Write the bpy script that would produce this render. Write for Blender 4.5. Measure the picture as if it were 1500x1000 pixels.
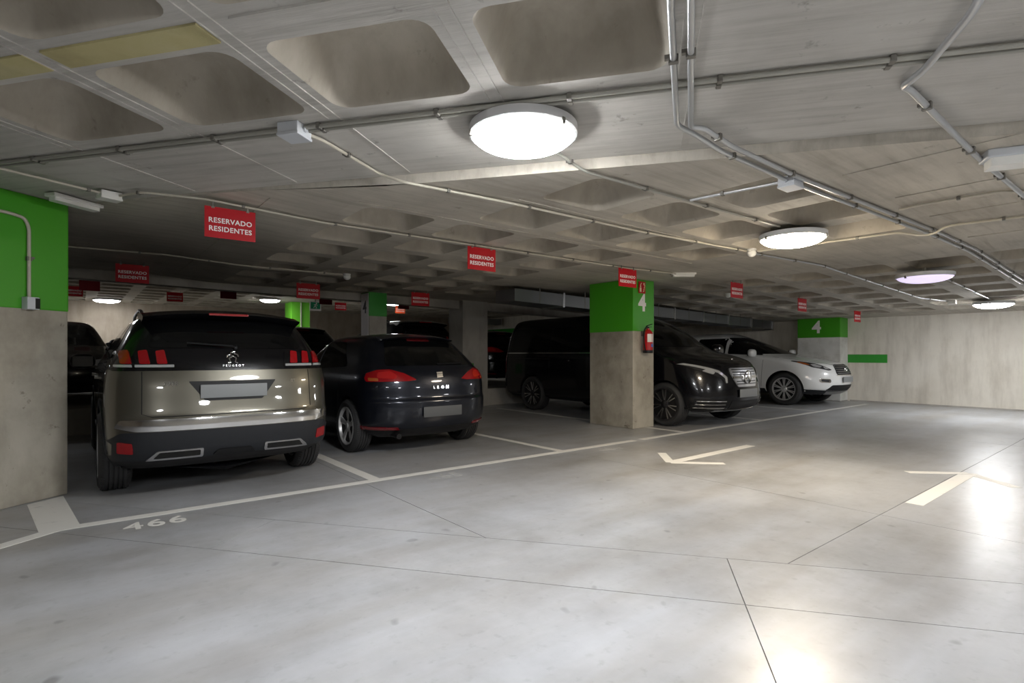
import bpy, bmesh, math, random
import numpy as np
from mathutils import Vector, Matrix
from mathutils.bvhtree import BVHTree
random.seed(4)
for o in list(bpy.data.objects): bpy.data.objects.remove(o)
SC = bpy.context.scene
COL = SC.collection
# ------------------------------------------------------------------ camera, world, exposure
# world X runs along the bay line, world Y runs into the bays, camera stands above the origin
YAW = 51.2
cam_d = bpy.data.cameras.new('camera'); cam = bpy.data.objects.new('camera', cam_d); COL.objects.link(cam)
cam_d.sensor_width = 36.0; cam_d.lens = 790/1500*36.0; cam_d.shift_y = 19/1500; cam_d.clip_start = .05
cam.location = (0, 0, 1.2); cam.rotation_euler = (math.radians(90), 0, math.radians(YAW-90))
SC.camera = cam
W = bpy.data.worlds.new('world'); SC.world = W; W.use_nodes = True
W.node_tree.nodes['Background'].inputs[0].default_value = (.02, .021, .023, 1)
W.node_tree.nodes['Background'].inputs[1].default_value = 0.3
vs = SC.view_settings
vs.view_transform = 'Standard'; vs.look = 'None'; vs.gamma = 1; vs.exposure = 0.14
vs.use_curve_mapping = False
LAMP = 102.0          # radiance of a working dome lamp

# ------------------------------------------------------------------ materials
def mat(name, col, rough=.5, metal=0, coat=0, emit=None, es=0, spec=None, trans=0, coat_rough=.03):
    m = bpy.data.materials.new(name); m.use_nodes = True
    b = m.node_tree.nodes['Principled BSDF']
    b.inputs['Base Color'].default_value = (*col, 1); b.inputs['Roughness'].default_value = rough
    b.inputs['Metallic'].default_value = metal; b.inputs['Coat Weight'].default_value = coat
    b.inputs['Coat Roughness'].default_value = coat_rough
    if spec is not None: b.inputs['Specular IOR Level'].default_value = spec
    if trans: b.inputs['Transmission Weight'].default_value = trans
    if emit: b.inputs['Emission Color'].default_value = (*emit, 1); b.inputs['Emission Strength'].default_value = es
    return m
def nd(m, t, **k):
    n = m.node_tree.nodes.new(t)
    for a, v in k.items(): setattr(n, a, v)
    return n
def lk(m, a, b): m.node_tree.links.new(a, b)
def ramp(m, fac, stops):
    r = nd(m, 'ShaderNodeValToRGB'); e = r.color_ramp.elements
    while len(e) < len(stops): e.new(.5)
    for i, (p, c) in enumerate(stops): e[i].position = p; e[i].color = (*c, 1) if len(c) == 3 else c
    lk(m, fac, r.inputs[0]); return r.outputs[0]
def mix(m, fac, a, b, mode='MIX'):
    n = nd(m, 'ShaderNodeMix', data_type='RGBA', blend_type=mode)
    if isinstance(fac, (int, float)): n.inputs[0].default_value = fac
    else: lk(m, fac, n.inputs[0])
    for s, v in ((6, a), (7, b)):
        if isinstance(v, tuple): n.inputs[s].default_value = (*v, 1)
        else: lk(m, v, n.inputs[s])
    return n.outputs[2]
def noise(m, vec, scale, detail=4, rough=.6, dist=0):
    n = nd(m, 'ShaderNodeTexNoise'); n.inputs['Scale'].default_value = scale; n.inputs['Detail'].default_value = detail
    n.inputs['Roughness'].default_value = rough; n.inputs['Distortion'].default_value = dist
    lk(m, vec, n.inputs['Vector']); return n.outputs['Fac']
def pos(m, scale=(1, 1, 1), rotz=0):
    g = nd(m, 'ShaderNodeNewGeometry'); p = nd(m, 'ShaderNodeMapping')
    p.vector_type = 'TEXTURE'; p.inputs['Scale'].default_value = tuple(1/k for k in scale); p.inputs['Rotation'].default_value = (0, 0, rotz)
    lk(m, g.outputs['Position'], p.inputs['Vector']); return p.outputs[0]
def concrete(name, c_dark, c_mid, c_light, streak=(1, 1, 1), rotz=0, rough=.8, spots=.5, bump=.15, streak_scale=3.0):
    m = mat(name, c_mid, rough); b = m.node_tree.nodes['Principled BSDF']
    p = pos(m)
    base = ramp(m, noise(m, p, .9, 6, .62), [(.28, c_dark), (.5, c_mid), (.74, c_light)])
    st = noise(m, pos(m, streak, rotz), streak_scale, 5, .65)
    base = mix(m, .55, base, ramp(m, st, [(.3, (.62, .6, .57)), (.55, (1, 1, 1)), (.8, (1.0, 1.0, 1.0))]), 'MULTIPLY')
    sp = ramp(m, noise(m, p, 7, 4, .7), [(.27, (.35, .33, .3)), (.36, (1, 1, 1))])
    base = mix(m, spots, base, sp, 'MULTIPLY')
    lk(m, base, b.inputs['Base Color'])
    bp = nd(m, 'ShaderNodeBump'); bp.inputs['Strength'].default_value = bump; bp.inputs['Distance'].default_value = .02
    lk(m, noise(m, pos(m, streak, rotz), 14, 4, .6), bp.inputs['Height']); lk(m, bp.outputs[0], b.inputs['Normal'])
    return m
QA = math.atan2(.6046, .7965)        # turned grid of the near slab: direction of its second axis
M = {}
M['ceil'] = concrete('board_formed_concrete', (.34, .31, .265), (.46, .425, .365), (.57, .53, .46), (.25, 3.2, 1), 0, spots=.55, streak_scale=4)
M['ceilq'] = concrete('board_formed_concrete_turned', (.36, .345, .315), (.47, .45, .415), (.56, .54, .5), (.22, 3.2, 1), math.atan2(-.7965, .6046), spots=.6, streak_scale=4)
M['coffer'] = concrete('coffer_concrete', (.31, .275, .225), (.42, .38, .315), (.53, .485, .41), (1, 1, .4), 0, spots=.35)
M['ribstain'] = concrete('lime_stained_concrete', (.36, .3, .14), (.45, .4, .2), (.5, .46, .3), spots=.5)
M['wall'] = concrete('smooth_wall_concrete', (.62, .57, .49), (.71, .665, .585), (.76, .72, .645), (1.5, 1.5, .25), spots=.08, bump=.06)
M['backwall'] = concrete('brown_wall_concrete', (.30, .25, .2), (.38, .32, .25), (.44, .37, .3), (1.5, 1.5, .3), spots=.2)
M['column'] = concrete('column_concrete', (.22, .195, .155), (.44, .405, .335), (.56, .52, .44), (1, 1, .5), spots=.8, bump=.2)
M['greyconc'] = concrete('grey_column_concrete', (.3, .28, .25), (.4, .375, .335), (.46, .44, .4), (1, 1, .4), spots=.2)
M['whiteconc'] = concrete('white_column_paint', (.6, .6, .57), (.7, .69, .66), (.75, .74, .71), spots=.1, bump=.05)
M['green'] = mat('green_column_paint', (.055, .33, .012), .42)
M['lime'] = mat('lime_column_paint', (.14, .52, .03), .42)
M['stripe'] = mat('green_wall_paint', (.03, .3, .03), .5)
M['joint'] = mat('joint_filler', (.03, .03, .032), .9)
def floor_mat():
    m = mat('polished_concrete', (.4, .41, .42), .3); b = m.node_tree.nodes['Principled BSDF']
    p = pos(m)
    base = ramp(m, noise(m, p, .55, 7, .68), [(.32, (.26, .26, .26)), (.5, (.375, .382, .40)), (.66, (.455, .463, .485))])
    # tyre polish and grime along the lane
    ln = noise(m, pos(m, (.18, 1.3, 1)), 1.4, 5, .6)
    base = mix(m, .6, base, ramp(m, ln, [(.3, (.66, .59, .48)), (.58, (1, 1, 1))]), 'MULTIPLY')
    sp = ramp(m, noise(m, p, 3.3, 2, .5), [(.22, (.6, .57, .53)), (.46, (1, 1, 1))])
    base = mix(m, .35, base, sp, 'MULTIPLY')
    base = mix(m, .5, base, ramp(m, noise(m, p, 16, 3, .6), [(.25, (.7, .7, .68)), (.42, (1, 1, 1))]), 'MULTIPLY')
    base = mix(m, .6, base, ramp(m, noise(m, p, 7.5, 1, .4), [(.2, (.4, .39, .37)), (.27, (1, 1, 1))]), 'MULTIPLY')
    lk(m, base, b.inputs['Base Color'])
    lk(m, ramp(m, noise(m, pos(m, (.5, 1.2, 1)), 2.2, 6, .65), [(.3, (.277,)*3), (.7, (.37,)*3)]), b.inputs['Roughness'])
    b.inputs['Specular IOR Level'].default_value = .75
    bp = nd(m, 'ShaderNodeBump'); bp.inputs['Strength'].default_value = .04; bp.inputs['Distance'].default_value = .02
    lk(m, noise(m, p, 5, 5, .6), bp.inputs['Height']); lk(m, bp.outputs[0], b.inputs['Normal'])
    return m
M['floor'] = floor_mat()
def worn_paint(name, col, col2, lo=.33):
    m = mat(name, col, .5); b = m.node_tree.nodes['Principled BSDF']
    lk(m, ramp(m, noise(m, pos(m), 6, 6, .7), [(lo-.05, col2), (lo+.08, col)]), b.inputs['Base Color']); return m
M['paint'] = worn_paint('white_road_paint', (.74, .725, .69), (.52, .51, .49))
M['faded'] = worn_paint('faded_road_paint', (.55, .55, .54), (.44, .44, .44), .5)
M['tube'] = mat('galvanised_tube', (.5, .51, .52), .38, .75)
M['tubec'] = mat('cream_conduit', (.5, .465, .385), .5)
M['tubed'] = mat('dull_conduit', (.34, .33, .29), .5, .2)
M['clamp'] = mat('clamp_steel', (.2, .19, .17), .5, .6)
M['boxgrey'] = mat('grey_junction_box', (.55, .57, .6), .5)
M['white'] = mat('white_plastic', (.75, .74, .7), .45)
M['lampbase'] = mat('lamp_tray', (.62, .62, .62), .45)
M['dome'] = mat('lit_dome', (.9, .9, .9), .4, emit=(.97, .985, 1), es=LAMP)
M['domew'] = mat('lit_dome_warm', (.9, .9, .9), .4, emit=(1, .86, .66), es=LAMP*.95)
M['domed'] = mat('dying_dome', (.55, .5, .58), .4, emit=(.80, .70, 1), es=.85)
M['domef'] = mat('lit_dome_far', (.9, .9, .9), .4, emit=(.96, .98, 1), es=LAMP*.36)
M['red'] = mat('red_sign_board', (.44, .010, .016), .45, spec=.15)
M['redback'] = mat('sign_back', (.13, .006, .010), .5, spec=.15)
M['orange'] = mat('orange_sign_board', (.75, .09, .02), .4)
M['signwhite'] = mat('sign_lettering', (.85, .8, .78), .5)
M['exit'] = mat('exit_green', (.01, .3, .13), .4)
M['duct'] = mat('duct_sheet', (.22, .225, .235), .4, .7)
M['black'] = mat('black_plastic', (.008, .008, .009), .5, spec=.3)
M['trimdark'] = mat('charcoal_plastic', (.015, .0165, .02), .5, spec=.35)
M['rubber'] = mat('tyre_rubber', (.028, .028, .029), .75)
M['chrome'] = mat('chrome', (.72, .72, .72), .12, 1)
M['satin'] = mat('satin_silver', (.55, .55, .56), .3, 1)
M['alloy'] = mat('alloy', (.62, .62, .62), .35, .5)
M['darkalloy'] = mat('dark_alloy', (.05, .05, .055), .35, .8)
M['glass'] = mat('tinted_glass', (.004, .0042, .0045), .06, 0, 0, spec=.38)
M['platedark'] = mat('dark_plate', (.085, .088, .09), .5)
M['gap'] = mat('shut_line', (.003, .003, .003), .8)
M['plate'] = mat('number_plate', (.25, .262, .268), .5)
M['pbronze'] = mat('bronze_grey_paint', (.118, .110, .088), .34, .75, 1)
M['pblack'] = mat('black_paint', (.003, .003, .004), .22, 0, .35, spec=.3)
M['pnavy'] = mat('blue_black_paint', (.009, .011, .018), .3, .5, .55, spec=.35)
M['pvan'] = mat('black_van_paint', (.003, .003, .0045), .2, 0, .45, spec=.3)
M['pwhite'] = mat('white_pearl_paint', (.76, .765, .76), .3, 0, 1)
M['tail'] = mat('red_lens', (.27, .003, .006), .15, 0, .6)
M['tail2'] = mat('bright_red_lens', (.42, .012, .012), .15, 0, .6)
M['taild'] = mat('dark_red_lens', (.16, .008, .012), .15, 0, 1)
M['lens'] = mat('clear_lens', (.55, .56, .57), .1, .4, 1)
M['amber'] = mat('amber_lens', (.4, .1, .02), .2, 0, 1)
M['extred'] = mat('extinguisher_red', (.45, .01, .012), .25, 0, .6)
M['paper'] = mat('extinguisher_label', (.78, .74, .68), .5)
M['blue'] = mat('blue_label', (.06, .12, .45), .5)
M['yellow'] = mat('pale_yellow_ink', (.8, .72, .45), .5)

# ------------------------------------------------------------------ mesh helpers
def tagit(o, label=None, cat=None, group=None, kind=None):
    if label: o['label'] = label
    if cat: o['category'] = cat
    if group: o['group'] = group
    if kind: o['kind'] = kind
    return o
def me_from(name, V, F, mats, smooth=None, idx=None):
    me = bpy.data.meshes.new(name); me.from_pydata([tuple(v) for v in V], [], [tuple(f) for f in F]); 
    for m in (mats if isinstance(mats, (list, tuple)) else [mats]): me.materials.append(M[m] if isinstance(m, str) else m)
    if idx is not None: me.polygons.foreach_set('material_index', idx)
    bm = bmesh.new(); bm.from_mesh(me); bmesh.ops.recalc_face_normals(bm, faces=bm.faces); bm.to_mesh(me); bm.free()
    if smooth is not None:
        me.polygons.foreach_set('use_smooth', [True]*len(me.polygons)); me.set_sharp_from_angle(angle=math.radians(smooth))
    me.update(); return me
def put(name, me, parent=None, loc=(0, 0, 0), rot=(0, 0, 0), scale=(1, 1, 1)):
    o = bpy.data.objects.new(name, me); COL.objects.link(o)
    if parent: o.parent = parent
    o.location = loc; o.rotation_euler = rot; o.scale = scale; return o
def empty(name, loc=(0, 0, 0), rz=0):
    o = bpy.data.objects.new(name, None); COL.objects.link(o); o.location = loc; o.rotation_euler = (0, 0, rz)
    o.empty_display_size = .2; return o
class B:
    """collects simple solids into one mesh"""
    def __init__(s): s.V = []; s.F = []
    def add(s, V, F):
        n = len(s.V); s.V += [tuple(v) for v in V]; s.F += [tuple(i+n for i in f) for f in F]; return s
    def box(s, x0, x1, y0, y1, z0, z1, ch=0):
        if ch:
            bm = bmesh.new(); bmesh.ops.create_cube(bm, size=1)
            for v in bm.verts: v.co = Vector(((x0+x1)/2+v.co.x*(x1-x0), (y0+y1)/2+v.co.y*(y1-y0), (z0+z1)/2+v.co.z*(z1-z0)))
            bmesh.ops.bevel(bm, geom=bm.edges[:], offset=ch, segments=2, affect='EDGES', profile=.6)
            bm.verts.index_update(); s.add([v.co.copy() for v in bm.verts], [[v.index for v in f.verts] for f in bm.faces]); bm.free(); return s
        V = [(x, y, z) for z in (z0, z1) for y in (y0, y1) for x in (x0, x1)]
        return s.add(V, [(0, 2, 3, 1), (4, 5, 7, 6), (0, 1, 5, 4), (2, 6, 7, 3), (0, 4, 6, 2), (1, 3, 7, 5)])
    def prism(s, pts, z0, z1):
        n = len(pts); V = [(x, y, z0) for x, y in pts]+[(x, y, z1) for x, y in pts]
        return s.add(V, [tuple(range(n))[::-1], tuple(range(n, 2*n))]+[(i, (i+1) % n, n+(i+1) % n, n+i) for i in range(n)])
    def lathe(s, prof, n=32, axis='z', closed=False, c=(0, 0, 0)):
        V = []; k = len(prof)
        for i in range(n):
            a = 2*math.pi*i/n; ca, sa = math.cos(a), math.sin(a)
            for r, h in prof:
                p = (r*ca, r*sa, h) if axis == 'z' else (r*ca, h, r*sa)
                V.append((p[0]+c[0], p[1]+c[1], p[2]+c[2]))
        F = []
        for i in range(n):
            j = (i+1) % n
            for t in range(k if closed else k-1):
                u = (t+1) % k; F.append((i*k+t, j*k+t, j*k+u, i*k+u))
        if not closed:
            if prof[0][0] > 1e-4: F.append(tuple(i*k for i in range(n)))
            if prof[-1][0] > 1e-4: F.append(tuple(i*k+k-1 for i in range(n)))
        return s.add(V, F)
    def tube(s, path, r, n=8, cap=True, fil=0):
        P = [Vector(p) for p in path]
        if fil:
            Q = [P[0]]
            for i in range(1, len(P)-1):
                a, b, c = P[i-1], P[i], P[i+1]; d = min(fil, (a-b).length*.45, (c-b).length*.45)
                p0 = b+(a-b).normalized()*d; p1 = b+(c-b).normalized()*d
                for t in (0, .25, .5, .75, 1): Q.append(p0*(1-t)**2+b*2*t*(1-t)+p1*t*t)
            Q.append(P[-1]); P = Q
        T = []
        for i in range(len(P)):
            d = (P[min(i+1, len(P)-1)]-P[max(i-1, 0)]); T.append(d.normalized())
        up = Vector((0, 0, 1)) if abs(T[0].z) < .9 else Vector((1, 0, 0))
        nv = (up-T[0]*up.dot(T[0])).normalized(); V = []
        for i, p in enumerate(P):
            nv = (nv-T[i]*nv.dot(T[i])).normalized(); bv = T[i].cross(nv)
            for k in range(n):
                a = 2*math.pi*k/n; V.append(p+nv*r*math.cos(a)+bv*r*math.sin(a))
        F = [(i*n+k, i*n+(k+1) % n, (i+1)*n+(k+1) % n, (i+1)*n+k) for i in range(len(P)-1) for k in range(n)]
        if cap: F += [tuple(range(n))[::-1], tuple(range((len(P)-1)*n, len(P)*n))]
        return s.add(V, F)
    def bar(s, a, b, w, h, up=(0, 0, 1)):
        a, b = Vector(a), Vector(b); d = (b-a).normalized(); sx = d.cross(Vector(up)).normalized(); u = sx.cross(d)
        V = [p+sx*i*w/2+u*j*h/2 for p in (a, b) for i, j in ((-1, -1), (1, -1), (1, 1), (-1, 1))]
        return s.add(V, [(0, 1, 2, 3), (7, 6, 5, 4)]+[(i, (i+1) % 4+0, 4+(i+1) % 4, 4+i) for i in range(4)])
    def mesh(s, name, mats, smooth=None): return me_from(name, s.V, s.F, mats, smooth)
    def build(s, name, mats, parent=None, smooth=None, loc=(0, 0, 0), rot=(0, 0, 0)):
        return put(name, s.mesh(name, mats, smooth), parent, loc, rot)
def text_mesh(body, size, material, extrude=.001, bold=0, spacing=1.0, line=1.0, sx=1.0):
    cu = bpy.data.curves.new('lettering', 'FONT'); cu.body = body; cu.size = size; cu.extrude = extrude; cu.offset = bold
    cu.align_x = 'CENTER'; cu.align_y = 'CENTER'; cu.space_character = spacing; cu.space_line = line; cu.resolution_u = 3
    o = bpy.data.objects.new('lettering', cu); COL.objects.link(o); bpy.context.view_layer.update()
    me = bpy.data.meshes.new_from_object(o.evaluated_get(bpy.context.evaluated_depsgraph_get()))
    bpy.data.objects.remove(o); bpy.data.curves.remove(cu)
    me.materials.clear(); me.materials.append(M[material])
    for v in me.vertices: v.co.x *= sx
    return me
def superell(rx, ry, rz, e=.6, nu=20, nv=12):
    V = []; F = []
    sg = lambda c, p: math.copysign(abs(c)**p, c)
    for j in range(nv+1):
        b = -math.pi/2+math.pi*j/nv
        for i in range(nu):
            a = 2*math.pi*i/nu
            V.append((rx*sg(math.cos(b), e)*sg(math.cos(a), e), ry*sg(math.cos(b), e)*sg(math.sin(a), e), rz*sg(math.sin(b), e)))
    for j in range(nv):
        for i in range(nu): F.append((j*nu+i, j*nu+(i+1) % nu, (j+1)*nu+(i+1) % nu, (j+1)*nu+i))
    return V, F
def round_poly(pts, r, n=4):
    if not r: return list(pts)
    out = []; N = len(pts)
    for i in range(N):
        a, b, c = (Vector(pts[k % N]) for k in (i-1, i, i+1)); d = min(r, (a-b).length*.45, (c-b).length*.45)
        p0 = b+(a-b).normalized()*d; p1 = b+(c-b).normalized()*d
        for k in range(n+1):
            t = k/n; q = p0*(1-t)**2+b*2*t*(1-t)+p1*t*t; out.append((q.x, q.y))
    return out

# ------------------------------------------------------------------ the setting
E2 = np.array([.7965, .6046]); E1 = np.array([.6046, -.7965])       # axes of the turned near slab
def q2w(a, b): p = E1*a+E2*b; return float(p[0]), float(p[1])
U0, U1, V0, VB, V2 = -9.0, 15.6, -7.0, 10.3, 22.5
ZP, ZQ, ZB, FB, QLINE = 2.42, 2.49, 2.95, .39, 3.57
def zc(u): return ZP-.038*max(0, u-8.0)+.065*min(1, max(0, (1.73-u)/.9))

def clip(poly, n, d):          # keep the side n.p <= d
    out = []
    for i in range(len(poly)):
        a, b = np.array(poly[i]), np.array(poly[(i+1) % len(poly)]); da, db = n@a-d, n@b-d
        if da <= 0: out.append(tuple(a))
        if da*db < 0: t = da/(da-db); out.append(tuple(a+(b-a)*t))
    return out
def split(polys, p, q, test=lambda c: True):
    p, q = np.array(p), np.array(q); d = q-p; n = np.array([d[1], -d[0]])/np.linalg.norm(d); k = n@p; g = .0025; res = []
    for P in polys:
        if not test(np.mean(P, axis=0)): res.append(P); continue
        for s in (1, -1):
            c = clip(P, s*n, s*k-g)
            if len(c) > 2: res.append(c)
    return res
floor = B().prism([(U0, V0), (U1, V0), (U1, VB), (U0, VB)], -.2, -.012).build('floor', 'joint'); tagit(floor, kind='structure')
slabs = [[(U0, V0), (U1, V0), (U1, VB), (U0, VB)]]
J1, J4 = 2.78, 3.385      # joints across the turned grid (E2 coordinate)
def e2(c): return E2@c
slabs = split(slabs, q2w(0, J1), q2w(1, J1)); slabs = split(slabs, q2w(0, J4), q2w(1, J4))
for a in (.46,): slabs = split(slabs, q2w(a, 0), q2w(a, 1), lambda c: e2(c) < J4)
slabs = split(slabs, q2w(-2.62, 0), q2w(-2.62, 1), lambda c: J1 < e2(c) < J4 and (E1@c) < .4)
slabs = split(slabs, (0, 1.42), (1, 1.42), lambda c: e2(c) > J4)
slabs = split(slabs, (4.68, 0), (4.68, 1), lambda c: e2(c) > J4)
slabs = split(slabs, (2.08, 0), (2.08, 1), lambda c: e2(c) > J4 and c[1] > 1.4 and c[0] < 4.6)
slabs = split(slabs, (9.6, 0), (9.6, 1), lambda c: e2(c) > J4 and c[0] > 4.6)
for P in slabs: B().prism(P, -.012, 0).build('floor_slab', 'floor', floor)
fb = B().prism([(U0, VB), (U1, VB), (U1, V2), (U0, V2)], -.2, FB).build('floor', 'greyconc'); tagit(fb, kind='structure')

def wall(name, x0, x1, y0, y1, z0, z1, m):
    w = B().box(x0, x1, y0, y1, z0, z1).build(name, m); tagit(w, kind='structure'); return w
wr = wall('wall_right', U1, U1+.25, V0-.25, V2+.25, -.2, 3.3, 'wall')
B().box(U1-.004, U1, 4.58, 5.46, .99, 1.2).build('painted_stripe', 'stripe', wr)
B().box(U1-.035, U1, V0, 5.4, 0, .03).build('wall_skirting', 'greyconc', wr)
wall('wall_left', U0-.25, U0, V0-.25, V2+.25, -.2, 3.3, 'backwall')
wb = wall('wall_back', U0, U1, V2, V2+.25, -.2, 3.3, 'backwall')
B().box(U1-.004, U1, 14, V2-.5, 2.19, 2.40).build('painted_stripe', 'stripe', wr)
wall('wall_front', U0, U1, V0-.25, V0, -.2, 3.3, 'wall')

# ---- waffle ceiling
CW, CD = .67, .63           # coffer opening
def rrect(w, d, r, n=5):
    P = []
    for cx, cy, a0 in ((1, 1, 0), (-1, 1, 90), (-1, -1, 180), (1, -1, 270)):
        for k in range(n+1):
            a = math.radians(a0+90*k/n); P.append((cx*(w/2-r)+r*math.cos(a), cy*(d/2-r)+r*math.sin(a)))
    return P
def coffer_mesh(w, d, depth=.27, r=.09):
    V = []; F = []; rings = [(0, 0, r), (.008, .012, r), (.022, .05, r), (.055, depth*.55, r*1.05), (.085, depth*.8, r*1.1), (.125, depth*.94, r), (.18, depth, r*.9)]
    n = None
    for ins, z, rr in rings:
        P = rrect(w-2*ins, d-2*ins, min(rr, (min(w, d)/2-ins)*.8)); n = len(P); V += [(x, y, z) for x, y in P]
    for k in range(len(rings)-1):
        for i in range(n): F.append((k*n+i, k*n+(i+1) % n, (k+1)*n+(i+1) % n, (k+1)*n+i))
    F.append(tuple(range((len(rings)-1)*n, len(rings)*n)))
    return me_from('coffer', V, F, 'coffer', smooth=50)
COF = coffer_mesh(CW, CD); COFQ = coffer_mesh(.75, .617)
SHAL = coffer_mesh(.67, .63, .09, .05)
def ring_cell(b, x0, x1, y0, y1, cx, cy, w, d, zf, tr):
    P = [(cx+x, cy+y) for x, y in rrect(w, d, .09)]; n = len(P); C = [(x1, y1), (x0, y1), (x0, y0), (x1, y0)]; m = n//4
    V = [(*p, 0) for p in P+C]; V = [(*tr(x, y), zf(x, y)) for x, y, _ in V]; F = []
    for k in range(4):
        for i in range(m-1): F.append((k*m+i, k*m+i+1, n+k))
        F.append((k*m+m-1, ((k+1) % 4)*m, n+(k+1) % 4, n+k))
    b.add(V, F)
def cut_mesh(o, pt, nrm):
    bm = bmesh.new(); bm.from_mesh(o.data)
    bmesh.ops.bisect_plane(bm, geom=bm.verts[:]+bm.edges[:]+bm.faces[:], plane_co=pt, plane_no=nrm, clear_outer=True)
    bm.to_mesh(o.data); bm.free()
def grid_ceiling(xs, ys, cofs, w, d, zf, tr):
    """flat cells, with rounded openings where cofs has the cell"""
    b = B()
    for i in range(len(xs)-1):
        for j in range(len(ys)-1):
            x0, x1, y0, y1 = xs[i], xs[i+1], ys[j], ys[j+1]
            if (i, j) in cofs: ring_cell(b, x0, x1, y0, y1, (x0+x1)/2, (y0+y1)/2, w, d, zf, tr)
            else: b.add([(*tr(x, y), zf(x, y)) for x, y in ((x0, y0), (x1, y0), (x1, y1), (x0, y1))], [(0, 1, 2, 3)])
    return b
ident = lambda x, y: (x, y)
# main slab
px0 = 1.86-(.93-CW)/2; PY = .85; py0 = 1.66-(PY-CD)/2
us = [U0, px0-.9]+[px0+.93*k for k in range(15)]+[U1]
us = [u for u in us if u <= U1]
vss = [V0]+[py0+PY*k for k in range(-4, 11)]+[VB]
vss = sorted(v for v in set(vss) if v <= VB)
cofs = {}
for i in range(2, len(us)-2):
    for j in range(1, len(vss)-2):
        cu, cv = (us[i]+us[i+1])/2, (vss[j]+vss[j+1])/2; k = i-2; r = round((vss[j]-py0)/PY)
        if .7965*cu+.6046*cv < QLINE+.55: continue
        if us[i+1]-us[i] < .9 or vss[j+1]-vss[j] < .8: continue
        if cu < 6.6:
            if r < 0 or (r == 0 and k < 2) or (r == 1 and k < 1): continue
            if cu > 5.3 and cv > 4.5 and cv < 7.7: continue
        elif cu < 8.2:
            continue
        else:
            if r < -2: continue
            if cu > 14.4: continue
        if 5.6 < cu < 8.4 and cv > 8.9: continue
        if r == 2 and k == 0: cofs[(i, j)] = 'shallow'; continue
        cofs[(i, j)] = 'deep'
zP = lambda x, y: zc(x)
ceil = grid_ceiling(us, vss, cofs, CW, CD, zP, ident).build('ceiling', 'ceil'); tagit(ceil, kind='structure')
cut_mesh(ceil, (*q2w(0, QLINE), 0), (-E2[0], -E2[1], 0))
for (i, j), kd in cofs.items():
    cu, cv = (us[i]+us[i+1])/2, (vss[j]+vss[j+1])/2
    put('coffer', COF if kd == 'deep' else SHAL, ceil, (cu, cv, zc(cu)), (0, math.atan(.038) if cu > 8 else 0, 0))
# edge face of the main slab towards the higher hall behind, and the step along the near slab
B().box(U0, U1, VB, VB+.25, 2.1, 3.2).build('slab_edge', 'greyconc', ceil).data  # downstand beam
ceil.children[-1].location = (0, 0, 0)
e = ceil.children[-1]
for v in e.data.vertices:
    if v.co.z < 2.5: v.co.z = zc(v.co.x)-.02
a0, a1 = q2w(-15.5, QLINE), q2w(9.2, QLINE)
st = B(); ap = [q2w(t, QLINE) for t in (-15.5, -3.05, -1.57, 0, 5, 9.2)]; na = len(ap)
st.add([(*p, zc(p[0])) for p in ap]+[(*p, ZQ+.01) for p in ap], [(i, i+1, na+i+1, na+i) for i in range(na-1)]); st.build('slab_step', 'ceil', ceil)
# near slab, turned grid
q1s = [-16.0]+[-3.40-.0825+.915*k for k in range(5)]+[14.0]
q2s = [-12.0]+[1.06-.12-.857*3+.857*k for k in range(6)]+[QLINE]
qc = {(i, j) for i in range(1, 5) for j in range(1, 6)}
ceilq = grid_ceiling(q1s, q2s, qc, .75, .617, lambda x, y: ZQ, q2w).build('ceiling', 'ceilq'); tagit(ceilq, kind='structure')
cut_mesh(ceilq, (U1, 0, 0), (1, 0, 0)); cut_mesh(ceilq, (U0, 0, 0), (-1, 0, 0)); cut_mesh(ceilq, (0, V0, 0), (0, -1, 0)); cut_mesh(ceilq, (0, VB, 0), (0, 1, 0))
QR = math.atan2(E1[1], E1[0])
for i, j in qc: put('coffer', COFQ, ceilq, (*q2w((q1s[i]+q1s[i+1])/2, (q2s[j]+q2s[j+1])/2), ZQ), (0, 0, QR))
# shuttering fins standing proud along the ribs
for k in range(5):
    a = -3.4825+.915*k
    for off in (-.035, .03):
        B().bar((*q2w(a+off, -1.6), ZQ-.004), (*q2w(a+off, 2.62 if off < 0 else QLINE-.05), ZQ-.002), .006, .007).build('shuttering_fin', 'ceilq', ceilq)
for a, b in ((-2.45, -1.75), (-3.4, -2.65), (-1.5, -.75)):
    B().bar((*q2w(a-.05, 1.80), ZQ-.004), (*q2w(b+.05, 1.80), ZQ-.004), .13, .012).build('lime_stain_patch', 'ribstain' if a < -2 else 'ceilq', ceilq)
for u, v0, v1 in ((4.05, .2, 1.45), (4.95, -.6, 1.4), (5.85, -1.2, 1.4), (7.2, -1.5, 1.4), (1.2, 4.6, 9.6)):
    B().bar((u, v0, zc(u)-.002), (u, v1, zc(u)-.002), .008, .008).build('shuttering_fin', 'ceil', ceil)
for v, u0, u1 in ((.55, 5.0, 14), (-.4, 6.0, 14), (4.12, 1.75, 6.4), (3.27, 2.7, 6.4)):
    B().bar((u0, v, zc((u0+u1)/2)-.002), (u1, v, zc((u0+u1)/2)-.002), .008, .008).build('shuttering_fin', 'ceil', ceil)
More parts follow.
